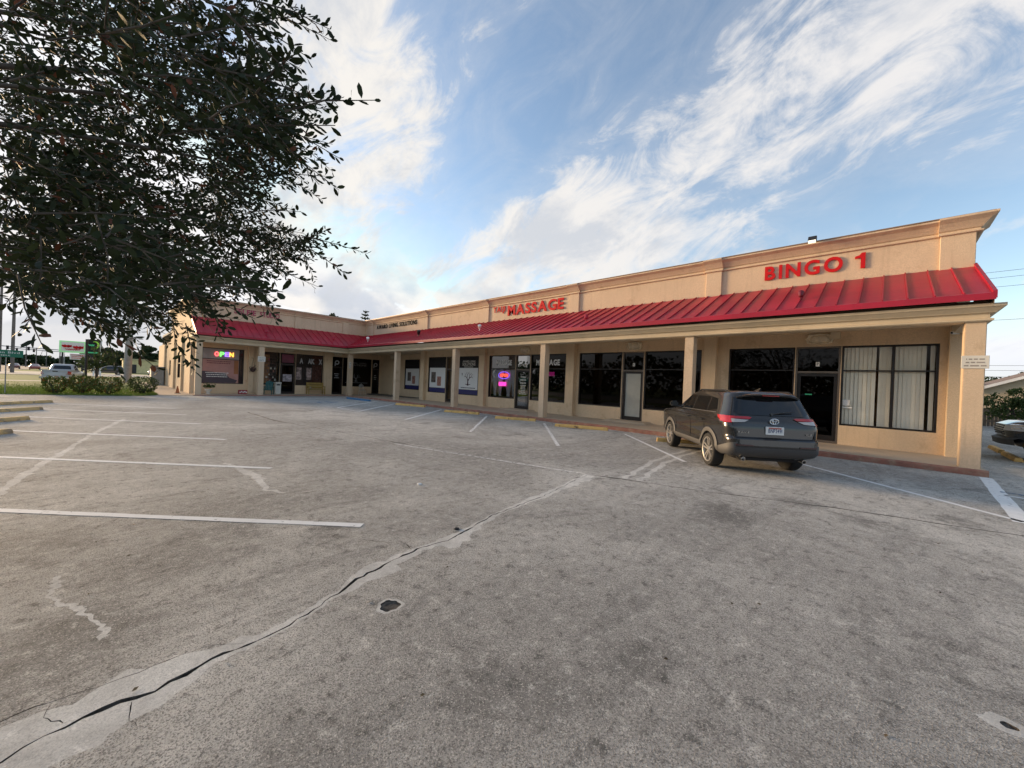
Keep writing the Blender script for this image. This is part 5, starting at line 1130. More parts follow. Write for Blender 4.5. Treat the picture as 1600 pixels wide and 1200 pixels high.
# rear bumper cladding with cut-up corners, hatch, glass, spoiler, plate
patch([(-.87, .36), (.87, .36), (.905, .44), (.905, .50), (.74, .575), (-.74, .575), (-.905, .50), (-.905, .44)], RE, PLASTIC, suv, 'bumper_cladding', .018, .05)
for sg in (1, -1): patch([(-2.20, .37), (-1.84, .37), (-1.84, .52), (-1.98, .56), (-2.29, .66), (-2.28, .46)], SD(sg), FLARE, suv, 'bumper_corner', .016, .05)
patch([(-.62, 1.195), (.62, 1.195), (.72, 1.25), (.64, 1.545), (-.64, 1.545), (-.72, 1.25)], RE, CARGLASS, suv, 'rear_window', .012, .06)
patch([(-.74, .745), (.74, .745), (.74, .757), (-.74, .757)], RE, VINYLB, suv, 'hatch_gap', .003, .08)
for sg in (1, -1):
    patch([(sg * .745, .75), (sg * .757, .75), (sg * .80, 1.03), (sg * .788, 1.03)][::sg], RE, VINYLB, suv, 'hatch_gap', .003, .1); patch([(sg * .775, 1.17), (sg * .787, 1.17), (sg * .665, 1.54), (sg * .653, 1.54)][::sg], RE, VINYLB, suv, 'hatch_gap', .003, .1)
mb = MB(); n = 16; vs = []
for k in range(n + 1):
    y_ = -.63 + 1.26 * k / n; c_ = 1 - (abs(y_) / .63) ** 4 * 1.0; vs += [(-1.70, y_, 1.645 - .10 * (abs(y_) / .63) ** 4), (-2.05 + .10 * (1 - c_), y_ * .97, 1.615 - .06 * (abs(y_) / .63) ** 3), (-2.03 + .1 * (1 - c_), y_ * .97, 1.585 - .06 * (abs(y_) / .63) ** 3), (-1.80, y_ * .97, 1.56 - .05 * (abs(y_) / .63) ** 3)]
mb.add(vs, [(k * 4 + j, k * 4 + j + 1, k * 4 + j + 5, k * 4 + j + 4) for k in range(n) for j in range(3)] + [(0, 1, 2, 3), (n * 4, n * 4 + 3, n * 4 + 2, n * 4 + 1)]); smooth_angle(mb.build('spoiler', CARG, suv), 40)
patch([(-.16, 1.575), (.16, 1.575), (.16, 1.59), (-.16, 1.59)], lambda y, z, off: Vector((-2.045 - off, y, z + .008)), TAILR, suv, 'high_brake_lamp', .004, .1)
mb = MB(); p0 = sh.rear(0.0, 1.225, .02); mb.tube([p0, p0 + Vector((-.012, -.26, .05)), p0 + Vector((-.010, -.42, .06))], [.016, .012, .009], 6); mb.lathe([(.02, -.01), (.03, .015)], p0, (-1, 0, .2), 10); mb.build('rear_wiper', PLASTIC, suv)
fin = MB(); fin.add([(-1.62, -.035, 1.66), (-1.62, .035, 1.66), (-1.38, .02, 1.675), (-1.38, -.02, 1.675), (-1.66, -.006, 1.745), (-1.66, .006, 1.745), (-1.58, 0.004, 1.735), (-1.58, -.004, 1.735)], [(0, 1, 5, 4), (1, 2, 6, 5), (2, 3, 7, 6), (3, 0, 4, 7), (4, 5, 6, 7)]); fin.build('antenna_fin', CARG, suv)
plate = patch([(-.17, .83), (.17, .83), (.17, .985), (-.17, .985)], lambda y, z, off: Vector((-2.228 - off, y, z)), VINYLW, suv, 'number_plate', .012, .2)
PLT = lambda x, y, d: Vector((-2.241 - d, .125 - x, .868 + y)); letters(plate, 'BNP3491', PLT, .26, .075, .002, mat('plate_blue', (.05, .07, .16), .5), .012, .10, 'plate_lettering', False)
mb = MB(); mb.box(-2.243, -2.241, -.12, .12, .945, .972); mb.build('plate_print', mat('plate_red', (.40, .12, .10), .5), plate)
mb = MB(); mb.lathe([(0, 0)], n=3)
em = MB()
for rx_, rz_, cz in ((.082, .056, 0), (.030, .054, 0), (.052, .024, .022)):
    em.tube([Vector((-2.205, math.cos(t_) * rx_, 1.088 + cz + math.sin(t_) * rz_)) for t_ in [2 * math.pi * k / 24 for k in range(25)]], .0085, 5, cap=False)
em.build('emblem', CHROME, suv)
letters(suv, 'RAV4', lambda x, y, d: Vector((-2.228 - d, .70 - x, .835 + y)), .21, .042, .006, CHROME, .01, .12, 'badge', False)
letters(suv, 'XLE', lambda x, y, d: Vector((-2.228 - d, -.58 - x, .835 + y)), .12, .038, .006, CHROME, .01, .12, 'badge', False)
patch([(-.58, 1.22), (.58, 1.22), (.52, 1.50), (-.52, 1.50)], FRN, CARGLASS, suv, 'windscreen', .006, .1)
MB().box(-2.0, 2.0, -.55, .55, .27, .335).build('underbody', VINYLB, suv)

# generic saloon / hatch for the traffic far off
SEDLV = [(.22, -2.1, 2.1, .76, 6), (.36, -2.28, 2.26, .86, 6), (.55, -2.32, 2.3, .90, 6), (.80, -2.28, 2.22, .90, 6), (.92, -2.15, 1.95, .87, 5.5), (.98, -1.75, 1.15, .82, 5), (1.32, -.95, .25, .62, 4.5), (1.41, -.75, -.02, .52, 4), (1.43, -.6, -.1, .4, 3)]
XOVLV = [(a_, b_ * .97, c_ * .97, d_ * .98, e_) for a_, b_, c_, d_, e_ in SUVLV]
def far_car(lv, paint, label, loc, rz, lamps_on=False, suv_=False, grp='vehicles on the main road'):
    t = thing('car', label, 'car', loc, rz, grp, local=True); s_ = Shell(lv); b_ = s_.body(40, 2).build('body', paint, t); cut_wells(b_, (1.33, -1.33), .37, .6, .32); smooth_angle(b_, 35)
    zt_ = 1.30 if not suv_ else 1.52; zb_ = 1.02 if not suv_ else 1.2; xr_ = -1.2 if not suv_ else -1.5
    for sg in (1, -1):
        patch([(.62, zb_), (xr_ - .3 * (not suv_), zb_), (xr_ + .15, zt_), (.12, zt_)], lambda x, z, off: s_.side(x, z, off, sg), CARGLASS, t, 'side_window', .005, .2)
        for x in (1.33, -1.33): wheel(t, x, sg * .77, .33, .21, sg)
        q = [(sg * .82, .78 if not suv_ else 1.0), (sg * .5, .78 if not suv_ else 1.0), (sg * .5, .90 if not suv_ else 1.14), (sg * .80, .90 if not suv_ else 1.14)][::sg]
        patch(q, lambda y, z, off: s_.rear(y, z, off), TAILR, t, 'tail_lamp', .01, .1)
        patch([(sg * .82, .66), (sg * .5, .66), (sg * .5, .78), (sg * .80, .78)][::sg], lambda y, z, off: s_.front(y, z, off), mat('lit_headlamp', (1, 1, .95), .2, emis=(1, .97, .9), estr=6.0) if lamps_on else CLEARL, t, 'head_lamp', .01, .1)
    patch([(-.55, zb_), (.55, zb_), (.48, zt_), (-.48, zt_)], lambda y, z, off: s_.rear(y, z, off), CARGLASS, t, 'rear_window', .006, .2)
    patch([(-.55, zb_ + .02), (.55, zb_ + .02), (.48, zt_), (-.48, zt_)], lambda y, z, off: s_.front(y, z, off), CARGLASS, t, 'windscreen', .006, .2); return t
far_car(SEDLV, mat('maroon_paint', (.12, .012, .016), .3, coat=1.0, var=.02), 'dark red car driving away on the main road', (-16.6, 160, -.03), RAD(94))
far_car(SEDLV, mat('silver_paint', (.35, .35, .36), .3, coat=1.0, var=.02), 'oncoming car with lit headlamps on the main road', (-25.5, 190, -.03), RAD(-86), True)
far_car(SEDLV, mat('red_paint', (.25, .02, .02), .3, coat=1.0, var=.02), 'small red car seen above the white pickup', (-12.5, 150, -.03), RAD(95))
far_car(XOVLV, mat('black_paint', (.012, .012, .014), .3, coat=1.0, var=.02), 'dark SUV parked beyond the far lawn near the palm trunk', (-.1, 105, 0), RAD(185), False, True, 'cars on the side lot')
far_car(SEDLV, mat('white_car_paint', (.6, .6, .6), .3, coat=1.0, var=.02), 'white car parked past the pale yellow building corner', (7.0, 115, 0), RAD(80), False, False, 'cars on the side lot')

def pickup(paint, label, loc, rz, tail=True, plow=False):
    t = thing('pickup_truck', label, 'truck', loc, rz, 'pickup trucks', local=True)
    lv = [(.42, -2.6, 2.55, .86, 7), (.60, -2.72, 2.78, .96, 8), (.86, -2.72, 2.84, .985, 8), (1.02, -2.70, 2.80, .985, 8), (1.12, -2.68, 2.60, .96, 7), (1.19, -2.66, 1.75, .93, 7), (1.22, -2.66, 1.35, .92, 7)]
    s_ = Shell(lv); b_ = s_.body(56, 3).build('body', paint, t); cut_wells(b_, (1.85, -1.75), .46, .66, .42); smooth_angle(b_, 35)
    cv_ = [(1.20, -.62, 1.32, .90, 7), (1.30, -.60, 1.15, .87, 6.5), (1.74, -.42, .55, .74, 5.5), (1.83, -.30, .35, .66, 4.5), (1.86, -.1, .15, .5, 4)]; c_ = Shell(cv_); smooth_angle(c_.body(48, 2).build('cab', paint, t), 35)
    for sg in (1, -1):
        patch([(.95, 1.29), (.30, 1.29), (.30, 1.72), (.42, 1.72)], lambda x, z, off: c_.side(x, z, off, sg), CARGLASS, t, 'side_window', .005, .15); patch([(.22, 1.29), (-.45, 1.29), (-.34, 1.72), (.22, 1.72)], lambda x, z, off: c_.side(x, z, off, sg), CARGLASS, t, 'side_window', .005, .15)
        for x in (1.85, -1.75): wheel(t, x, sg * .82, .40, .26, sg, None, 6)
        MB().box(-2.66, -.66, sg * .90 - .03, sg * .90 + .03, 1.19, 1.29).build('bed_rail', paint, t)
        arch(t, s_, 1.85, .455, .53, .42, sg, PLASTIC); arch(t, s_, -1.75, .455, .53, .42, sg, PLASTIC)
        MB().obox(Vector((1.0, sg * 1.08, 1.38)), (.06, 0, 0), (0, .11, 0), (0, 0, .10)).build('mirror', PLASTIC, t, bevel=.03)
        patch([(-2.70, .88), (-2.45, .88), (-2.45, 1.18), (-2.66, 1.18)], lambda x, z, off: s_.side(x, z, off, sg), TAILR, t, 'tail_lamp', .01, .1); q = [(sg * .95, .88), (sg * .80, .88), (sg * .80, 1.18), (sg * .93, 1.18)][::sg]; patch(q, lambda y, z, off: s_.rear(y, z, off), TAILR, t, 'tail_lamp', .01, .1)
        q = [(sg * .96, .86), (sg * .62, .86), (sg * .62, 1.00), (sg * .95, 1.02)][::sg]; patch(q, lambda y, z, off: s_.front(y, z, off), CLEARL, t, 'head_lamp', .012, .08)
        patch([(2.80, .90), (2.42, .94), (2.36, 1.03), (2.60, 1.05), (2.76, 1.03)], lambda x, z, off: s_.side(x, z, off, sg), CHROME, t, 'lamp_chrome', .010, .08); patch([(2.78, .92), (2.50, .955), (2.47, .99), (2.70, 1.0)], lambda x, z, off: s_.side(x, z, off, sg), CLEARL, t, 'head_lamp', .016, .08)
    patch([(-.6, 1.36), (.6, 1.36), (.52, 1.70), (-.52, 1.70)], lambda y, z, off: c_.rear(y, z, off), CARGLASS, t, 'rear_window', .006, .15); patch([(-.66, 1.28), (.66, 1.28), (.55, 1.72), (-.55, 1.72)], lambda y, z, off: c_.front(y, z, off), CARGLASS, t, 'windscreen', .006, .15)
    MB().box(-2.69, -2.62, -.76, .76, .70, 1.28).build('tailgate', paint, t, bevel=.015)
    MB().box(-2.705, -2.688, -.16, .16, 1.12, 1.2).build('tailgate_handle', VINYLB, t); MB().box(-2.702, -2.69, -.17, .17, .76, .9).build('number_plate', VINYLW, t)
    mb = MB(); mb.box(-2.90, -2.72, -.92, .92, .48, .66); mb.build('rear_bumper', CHROME, t, bevel=.03)
    mb = MB(); vs = []; n = 20
    for k in range(n + 1):
        y_ = -.98 + 1.96 * k / n; xx = 2.90 - .22 * (abs(y_) / .98) ** 3; vs += [(xx - .2, y_, .44), (xx, y_, .46), (xx + .03, y_, .62), (xx - .1, y_, .68)]
    mb.add(vs, [(k * 4 + j, k * 4 + j + 1, k * 4 + j + 5, k * 4 + j + 4) for k in range(n) for j in range(3)]); smooth_angle(mb.build('front_bumper', CHROME if paint is not MATS.get('black_truck_paint') else PLASTIC, t), 40)
    for k in range(5): patch([(-.58, .72 + k * .062), (.58, .72 + k * .062), (.58, .755 + k * .062), (-.58, .755 + k * .062)], lambda y, z, off: s_.front(y, z, off), VINYLB if k % 2 else DARKM, t, 'grille_bar', .02, .15)
    return t
pickup(mat('white_truck_paint', (.42, .43, .45), .35, coat=.8, var=.03), 'white pickup truck seen from behind, past the shrubs', (-2.65, 50.6, 0), RAD(82)).scale = (.88, .88, .88)
pickup(mat('black_truck_paint', (.010, .010, .012), .22, coat=1.0, var=.02), 'black pickup nosing in beyond the end column', (18.2, -5.38, 0), RAD(90))
# ------------------------------------------------------------------ vegetation
def limb_tubes(mb, base, h, r, spread, n, seed, droop=0.0):
    rr = random.Random(seed); tips = []
    top = Vector(base) + Vector((rr.uniform(-.1, .1) * h, rr.uniform(-.1, .1) * h, h * .5))
    mb.tube([base, Vector(base) + Vector((0, 0, h * .12)), top], [r * 1.35, r, r * .7], 9)
    for k in range(n):
        a_ = 2 * math.pi * k / n + rr.uniform(-.4, .4); e = top + Vector((math.cos(a_) * spread * rr.uniform(.5, .9), math.sin(a_) * spread * rr.uniform(.5, .9), h * rr.uniform(.1, .42)))
        md_ = (top + e) / 2 + Vector((0, 0, h * .05)); mb.tube([top - Vector((0, 0, h * rr.uniform(0, .15))), md_, e], [r * .5, r * .32, r * .1], 6); tips.append(e)
    return tips
def tree(name, label, loc, h, rad, n, leaf, m_, seed, grp, cz=.64, flat=.36, clumps=26, cat='tree'):
    t = thing(name, label, cat, loc, group=grp); mb = MB(); tips = limb_tubes(mb, Vector(loc), h, h * .022 + .03, rad, 7, seed); mb.build('trunk', BARK, t, smooth=True)
    r = np.random.default_rng(seed); cc = []
    while len(cc) < clumps:
        p = r.normal(size=3); p /= np.linalg.norm(p); p *= r.uniform(.35, 1) ** .5
        cc.append([p[0] * rad * .82, p[1] * rad * .82, p[2] * h * flat * .85 + h * cz])
    cc = np.array(cc); idx = r.integers(0, clumps, n); sz = r.uniform(.16, .34, clumps) * rad
    off = r.normal(size=(n, 3)); off /= np.linalg.norm(off, axis=1)[:, None]; off *= (r.uniform(0, 1, n) ** .45)[:, None]
    P = cc[idx] + off * sz[idx][:, None] * np.array([1.1, 1.1, .75]) + np.array(loc); leaf_quads(P, leaf, 'crown', m_, t, .6); return t
def shrub(label, loc, rx_, ry_, h, n, m_=None, seed=1):
    t = thing('shrub', label, 'shrub', loc, group='clipped shrubs along the lawn edge'); mb = MB(); r = random.Random(seed)
    for k in range(9):
        a_ = r.uniform(0, 6.28); mb.tube([Vector(loc) + Vector((r.uniform(-.1, .1), r.uniform(-.1, .1), -.02)), Vector(loc) + Vector((math.cos(a_) * rx_ * .3, math.sin(a_) * ry_ * .3, h * .45)), Vector(loc) + Vector((math.cos(a_) * rx_ * .8, math.sin(a_) * ry_ * .8, h * .8))], [.025, .016, .006], 5)
    mb.build('stems', BARK, t); P = []
    while len(P) < n:
        a_ = r.uniform(0, 6.28); z = r.uniform(.12, 1); k = math.sqrt(max(0, 1 - (abs(z - .58) / .5) ** 2.4)) * (.88 + .16 * math.sin(a_ * 5 + seed) * math.sin(z * 9 + seed)); q = r.uniform(.45, 1.05) ** .5
        P.append((loc[0] + math.cos(a_) * rx_ * k * q, loc[1] + math.sin(a_) * ry_ * k * q, loc[2] + z * h + r.gauss(0, .03)))
    leaf_quads(np.array(P), .085, 'foliage', m_ or LBUSH, t, .55); return t
shrub('shrub farthest from the shops on the lawn edge', (-1.95, 31.9, .03), .55, .55, .92, 1500, seed=2)
shrub('shrub beside the tall black post, second from the road', (-1.0, 32.0, .03), .60, .6, .98, 1800, seed=3)
shrub('reddish rounded shrub between the black post and the palm trunk', (0.0, 31.35, .03), .70, .65, .98, 2000, seed=4)
shrub('rounded green shrub nearest the sunlit end wall', (1.45, 32.2, .03), .78, .7, 1.02, 2000, LGREEN, 5)
# taller young tree behind the shrubs
tree('young_tree', 'leafy young tree below the black and green sign', (-.75, 52.5, 0), 3.6, 1.7, 1500, .16, LGREEN, 9, None)
# palms
def palm(label, loc, h, r, seed, fronds=14, fl=2.6, grp='palms'):
    t = thing('palm_tree', label, 'palm', loc, group=grp); b_ = Vector(loc); rr = random.Random(seed)
    MB().tube([b_, b_ + Vector((0, 0, .25)), b_ + Vector((.02, 0, h * .4)), b_ + Vector((.05, .03, h * .8)), b_ + Vector((.05, .03, h))], [r * 1.45, r * 1.1, r * 1.12, r * .9, r * .7], 16).build('trunk', PALMB, t, smooth=True)
    MB().tube([b_ + Vector((.05, .03, h)), b_ + Vector((.05, .03, h + .5)), b_ + Vector((.05, .03, h + 1.0))], [r * .75, r * .6, r * .2], 12).build('crownshaft', LPALM, t, smooth=True)
    for k in range(fronds):
        a_ = 2 * math.pi * k / fronds + rr.uniform(-.2, .2); up = rr.uniform(-.1, 1.1); mb = MB(); o_ = b_ + Vector((.05, .03, h + .8)); d_ = Vector((math.cos(a_), math.sin(a_), 0)); pts = []
        for i in range(9): s_ = i / 8; pts.append(o_ + d_ * fl * s_ + Vector((0, 0, up * fl * s_ - (1.0 + up * .6) * fl * s_ * s_ * .75)))
        mb.tube(pts, [.03 * (1 - i / 9) + .004 for i in range(9)], 4); e = Vector((-d_.y, d_.x, 0))
        for i in range(1, 9):
            for j in range(3):
                p = pts[i - 1].lerp(pts[i], j / 3); l_ = .55 * math.sin(math.pi * (i + j / 3) / 9.6) + .1
                for s_ in (-1, 1): mb.add([p, p + d_ * .05, p + e * s_ * l_ + d_ * l_ * .45 + Vector((0, 0, -l_ * .45))], [(0, 1, 2)])
        mb.build('frond', LPALM, t)
    return t
palm('palm with thick pale grey trunk on the far lawn', (1.35, 55.8, 0), 7.2, .27, 3)
palm('small palm by the road light poles', (-19.5, 112, 0), 4.0, .18, 5, 16, 2.2)
# trees of the surroundings
BT = 'trees behind the shops'; FT = 'trees beyond the side lot'; HT = 'trees behind the house'
tree('tree', 'loose-crowned tree top showing above the far wing roof, first of three', (23.1, 66, 0), 12.2, 1.3, 700, .38, LDARK, 21, BT, .84, .14, 14)
tree('tree', 'loose-crowned tree top above the far wing roof, middle of three', (25.6, 66, 0), 12.4, 1.5, 900, .38, LDARK, 22, BT, .84, .14, 14)
tree('tree', 'small tree top above the far wing roof next to the conifer', (28.0, 66, 0), 12.0, 0.9, 500, .38, LDARK, 23, BT, .86, .12, 10)
t = thing('conifer', 'tiered conifer top above the inner roof corner', 'tree', (29.6, 63, 0), group=BT); MB().tube([(29.6, 63, 0), (29.6, 63, 12.9)], [.28, .02], 7).build('trunk', BARK, t)
P = []; Dn = []
for k in range(11):
    z = 6.8 + k * .56; l_ = 1.9 * (1 - k / 11.5) + .12
    for j in range(8):
        a_ = j * .785 + k * .4
        for i in range(16):
            s_ = random.uniform(.05, 1); P.append((29.6 + math.cos(a_) * l_ * s_ + random.gauss(0, .06), 63 + math.sin(a_) * l_ * s_ + random.gauss(0, .06), z + .18 * s_ + random.gauss(0, .05))); Dn.append((math.cos(a_), math.sin(a_), .3))
leaf_quads(np.array(P), .34, 'crown', LDARK, t, .35, np.array(Dn))
for i, (x, y, h, r_) in enumerate(((-2, 176, 9, 4.5), (4, 190, 8.2, 5), (10, 186, 10.5, 5), (16.5, 184, 9.5, 5), (22, 180, 11, 5.5), (28, 178, 10, 5))):
    tree('tree', ('bushy tree just behind the black sign', 'low round tree beside the palm trunk', 'dark tree behind the pale yellow building', 'second dark tree behind the pale yellow building', 'tall dark tree nearest the end wall', 'dark tree half hidden by the end wall')[i], (x, y, 0), h * .92, r_, 3800, .85, LDARK, 30 + i, FT, .55, .42, 26)
tree('tree', 'dark tree left of the house roof', (66, -8.6, 0), 5.0, 2.6, 1800, .30, LDARK, 41, HT, .58, .38)
tree('tree', 'larger dark tree rising behind the house gable', (64, -11.6, 0), 6.0, 2.8, 2400, .30, LDARK, 42, HT, .58, .38)
tree('bush', 'leafy dark green bush in front of the house wall', (38.2, -5.9, 0), 2.7, 1.5, 1900, .17, LGREEN, 43, None, .55, .45, 30, 'bush')
def treeline(name, label, pts, h, n, leaf, m_):
    P = []
    for _ in range(n):
        i = random.randrange(len(pts) - 1); t_ = random.random(); x = pts[i][0] + (pts[i + 1][0] - pts[i][0]) * t_; y = pts[i][1] + (pts[i + 1][1] - pts[i][1]) * t_; hh = h * (.65 + .35 * mnoise.noise(Vector((x * .07, y * .07, 0))) + .15 * mnoise.noise(Vector((x * .3, y * .3, 4))))
        P.append((x + random.gauss(0, 1.6), y + random.gauss(0, 1.6), random.random() ** .8 * hh))
    return tag(leaf_quads(np.array(P), leaf, name, m_, None, .7), label, 'trees', kind='stuff')
treeline('treeline', 'low dark line of far trees along the road', [(-120, 420), (-60, 400), (-45, 330), (-20, 330), (10, 300), (60, 330), (200, 300)], 9, 9000, 1.6, LDARK)
treeline('treeline', 'trees across the road, seen mirrored in the shop windows', [(-46, -60), (-44, -20), (-47, 10), (-43, 45), (-46, 80)], 9.5, 11000, .9, LDARK)

# ------------------------------------------------------------------ foreground oak
OUT = [(-60, -60), (360, -60), (410, 20), (400, 60), (385, 100), (410, 150), (455, 165), (440, 205), (430, 235), (450, 265), (430, 285), (390, 280), (360, 300), (410, 345), (470, 368), (470, 392), (440, 400), (425, 415), (385, 415), (355, 430), (335, 452), (315, 455), (300, 475), (285, 490), (268, 485), (250, 480), (228, 495), (200, 492), (170, 505), (140, 505), (95, 502), (70, 475), (40, 455), (-60, 430)]
def proj(p):
    d_ = p - EYE; f_ = d_.dot(CAM_F)
    return (800 + 603 * d_.dot(CAM_R) / f_, 600 - 603 * d_.dot(CAM_U) / f_, f_) if f_ > .2 else (0, 0, f_)
def at(px, py, depth): return EYE + CAM_F * depth + CAM_R * ((px - 800) / 603 * depth) + CAM_U * ((600 - py) / 603 * depth)
oak = thing('oak_tree', 'dark oak crown reaching in over the parking lot beside the camera', 'tree', (-4.3, 5.4, 0))
OB = Vector((-4.3, 5.4, 0)); CC = Vector((-2.3, 5.0, 4.4)); CR = Vector((5.0, 4.6, 3.7))
r = random.Random(5)
mb = MB(); mb.tube([OB + Vector((0, 0, -.1)), OB + Vector((.03, 0, .3)), OB + Vector((.1, -.05, 1.6)), OB + Vector((.25, -.1, 2.6))], [.30, .23, .19, .16], 14)
nodes = []
ends = [at(330, 250, 3.9), at(300, 420, 3.7), at(200, 150, 3.4), at(120, 330, 3.2), at(260, 60, 4.4), at(90, 60, 3.6), at(380, 130, 4.6), at(40, 440, 3.3), CC + Vector((-2.5, 2.6, 1.0)), CC + Vector((-1.0, 3.2, 1.8)), CC + Vector((.5, 1.5, 2.9)), CC + Vector((-3.2, -.5, 1.5)), CC + Vector((2.0, 2.5, .8))]
for i, e in enumerate(ends):
    s_ = OB + Vector((.2, -.08, r.uniform(1.8, 2.6))); md_ = s_.lerp(e, .5) + Vector((r.uniform(-.3, .3), r.uniform(-.3, .3), .45)); ps = []
    for k in range(9): t_ = k / 8; ps.append(s_ * (1 - t_) ** 2 + md_ * 2 * t_ * (1 - t_) + e * t_ * t_)
    mb.tube(ps, [.045 * (1 - k / 9) + .006 for k in range(9)], 7); nodes += ps[3:]
mb.build('trunk', BARK, oak, smooth=True)
twigs = []
def vis_ok(p):
    x, y, f_ = proj(p)
    if f_ < .25: return (p - EYE).length > 1.7
    if -500 < y <= -20 and x > 330: return False
    if -20 < x < 1650 and -20 < y < 1250: return inside((x, y), OUT) and f_ > 1.7
    return (p - EYE).length > 1.7
inview = 0; tries = 0
while (inview < 1600 or len(twigs) < 2000) and tries < 250000:
    tries += 1; q = Vector((r.uniform(-1, 1), r.uniform(-1, 1), r.uniform(-1, 1)))
    if q.length > 1: continue
    p = CC + Vector((q.x * CR.x, q.y * CR.y, q.z * CR.z)); x, y, f_ = proj(p); vis = f_ > .25 and -20 < x < 1620 and -20 < y < 1220
    if p.z < 1.35 or not vis_ok(p): continue
    if not vis and len(twigs) - inview > 420: continue
    if vis and inview >= 1600: continue
    # a few gaps between the leaf masses
    if vis and mnoise.noise(p * 1.15) + .35 * mnoise.noise(p * 3.1) < -.03: continue
    out = (p - OB - Vector((0, 0, 2.4))).normalized(); d_ = (out + Vector((r.gauss(0, .55), r.gauss(0, .55), r.gauss(-.12, .45)))).normalized(); twigs.append((p, d_, r.uniform(.30, .52))); inview += vis
for _ in range(150):
    p = at(r.uniform(-40, 190), r.uniform(230, 455), r.uniform(2.5, 4.2)); x, y, f_ = proj(p)
    if inside((x, y), OUT): twigs.append((p, (CAM_R * r.uniform(.2, 1) + Vector((r.gauss(0, .4), r.gauss(0, .4), r.gauss(-.15, .35)))).normalized(), r.uniform(.28, .45)))
for (a_, b_) in (((400, 10, 3.6), (512, 46, 3.75)), ((390, 70, 3.7), (470, 95, 3.9)), ((430, 172, 3.9), (522, 160, 4.05)), ((470, 368, 3.7), (566, 386, 3.85)), ((420, 355, 3.6), (500, 372, 3.7)), ((395, 405, 3.5), (488, 442, 3.6)), ((420, 262, 3.9), (498, 300, 4.0)), ((360, 300, 3.8), (440, 312, 3.9)), ((385, 440, 3.5), (440, 470, 3.5)), ((290, 505, 3.3), (312, 572, 3.3)), ((60, 480, 3.0), (50, 512, 3.0)), ((430, 100, 3.8), (440, 125, 3.8)), ((330, 480, 3.4), (368, 520, 3.4)), ((270, 500, 3.3), (250, 560, 3.2))):
    A_, B_ = at(*a_), at(*b_); twigs.append((A_, (B_ - A_).normalized(), (B_ - A_).length))
LV = []; LDIR = []; LE = []; LS = []; mbt = MB()
for p, d_, ln in twigs:
    e1 = d_.orthogonal().normalized(); e2 = d_.cross(e1); bend = Vector((r.gauss(0, .08), r.gauss(0, .08), -.05)); pts = [p, p + d_ * ln * .5 + bend * .3, p + d_ * ln + bend]
    mbt.tube(pts, [.0055, .004, .002], 4, cap=False); nl = int(ln * 44) + 4; ph = r.uniform(0, 6)
    for i in range(nl):
        t_ = (i + .6) / nl; c_ = pts[0].lerp(pts[1], t_ * 2) if t_ < .5 else pts[1].lerp(pts[2], t_ * 2 - 1)
        a_ = ph + i * 2.4; o_ = e1 * math.cos(a_) + e2 * math.sin(a_); ld = (d_ * .75 + o_ * .8 + Vector((r.gauss(0, .2), r.gauss(0, .2), r.gauss(-.05, .2)))).normalized(); s_ = r.uniform(.046, .082); 
        LV.append(c_ + ld * .008); LDIR.append(ld); LE.append(ld.cross(Vector((r.gauss(0, 1), r.gauss(0, 1), r.gauss(.6, 1)))).normalized()); LS.append(s_)
mbt.build('twigs', BARK, oak)
P = np.array(LV); Dv = np.array(LDIR); E_ = np.array(LE); S_ = np.array(LS)[:, None]; Nn = np.cross(Dv, E_)
def leafverts(P, Dv, E_, Nn, S_):
    v_ = np.empty((len(P), 6, 3)); v_[:, 0] = P; v_[:, 1] = P + Dv * S_ * .35 + E_ * S_ * .175 + Nn * S_ * .03; v_[:, 2] = P + Dv * S_ * .35 - E_ * S_ * .175 + Nn * S_ * .03
    v_[:, 3] = P + Dv * S_ * .75 + E_ * S_ * .175 + Nn * S_ * .02; v_[:, 4] = P + Dv * S_ * .75 - E_ * S_ * .175 + Nn * S_ * .02; v_[:, 5] = P + Dv * S_ - Nn * S_ * .04; return v_
dist = np.array([(Vector(p) - EYE).length if (lambda q: q[2] > .3 and 0 < q[0] < 1600 and 0 < q[1] < 1200)(proj(Vector(p))) else 99. for p in P])
near = np.argsort(dist)[:300]; rest = np.setdiff1d(np.arange(len(P)), near)
V6 = leafverts(P[rest], Dv[rest], E_[rest], Nn[rest], S_[rest]) - np.array(OB); k6 = np.arange(len(rest))[:, None] * 6
F = np.concatenate([k6 + np.array([[0, 1, 2]]), k6 + np.array([[3, 5, 4]])], 0).tolist() + (k6 + np.array([[1, 3, 4, 2]])).tolist()
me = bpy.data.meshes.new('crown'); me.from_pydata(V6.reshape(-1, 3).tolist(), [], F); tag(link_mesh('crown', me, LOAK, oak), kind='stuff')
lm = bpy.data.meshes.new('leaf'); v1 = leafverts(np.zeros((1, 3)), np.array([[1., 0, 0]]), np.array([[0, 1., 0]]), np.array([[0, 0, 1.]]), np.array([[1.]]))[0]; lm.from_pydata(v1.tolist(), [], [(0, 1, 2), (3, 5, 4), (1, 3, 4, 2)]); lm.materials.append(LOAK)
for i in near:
    o = bpy.data.objects.new('leaf', lm); C.objects.link(o); o.parent = oak; mm = Matrix((Vector(Dv[i]), Vector(E_[i]), Vector(Nn[i]))).transposed().to_4x4(); mm = mm @ Matrix.Scale(float(S_[i, 0]), 4); mm.translation = Vector(P[i]) - OB; o.matrix_local = mm

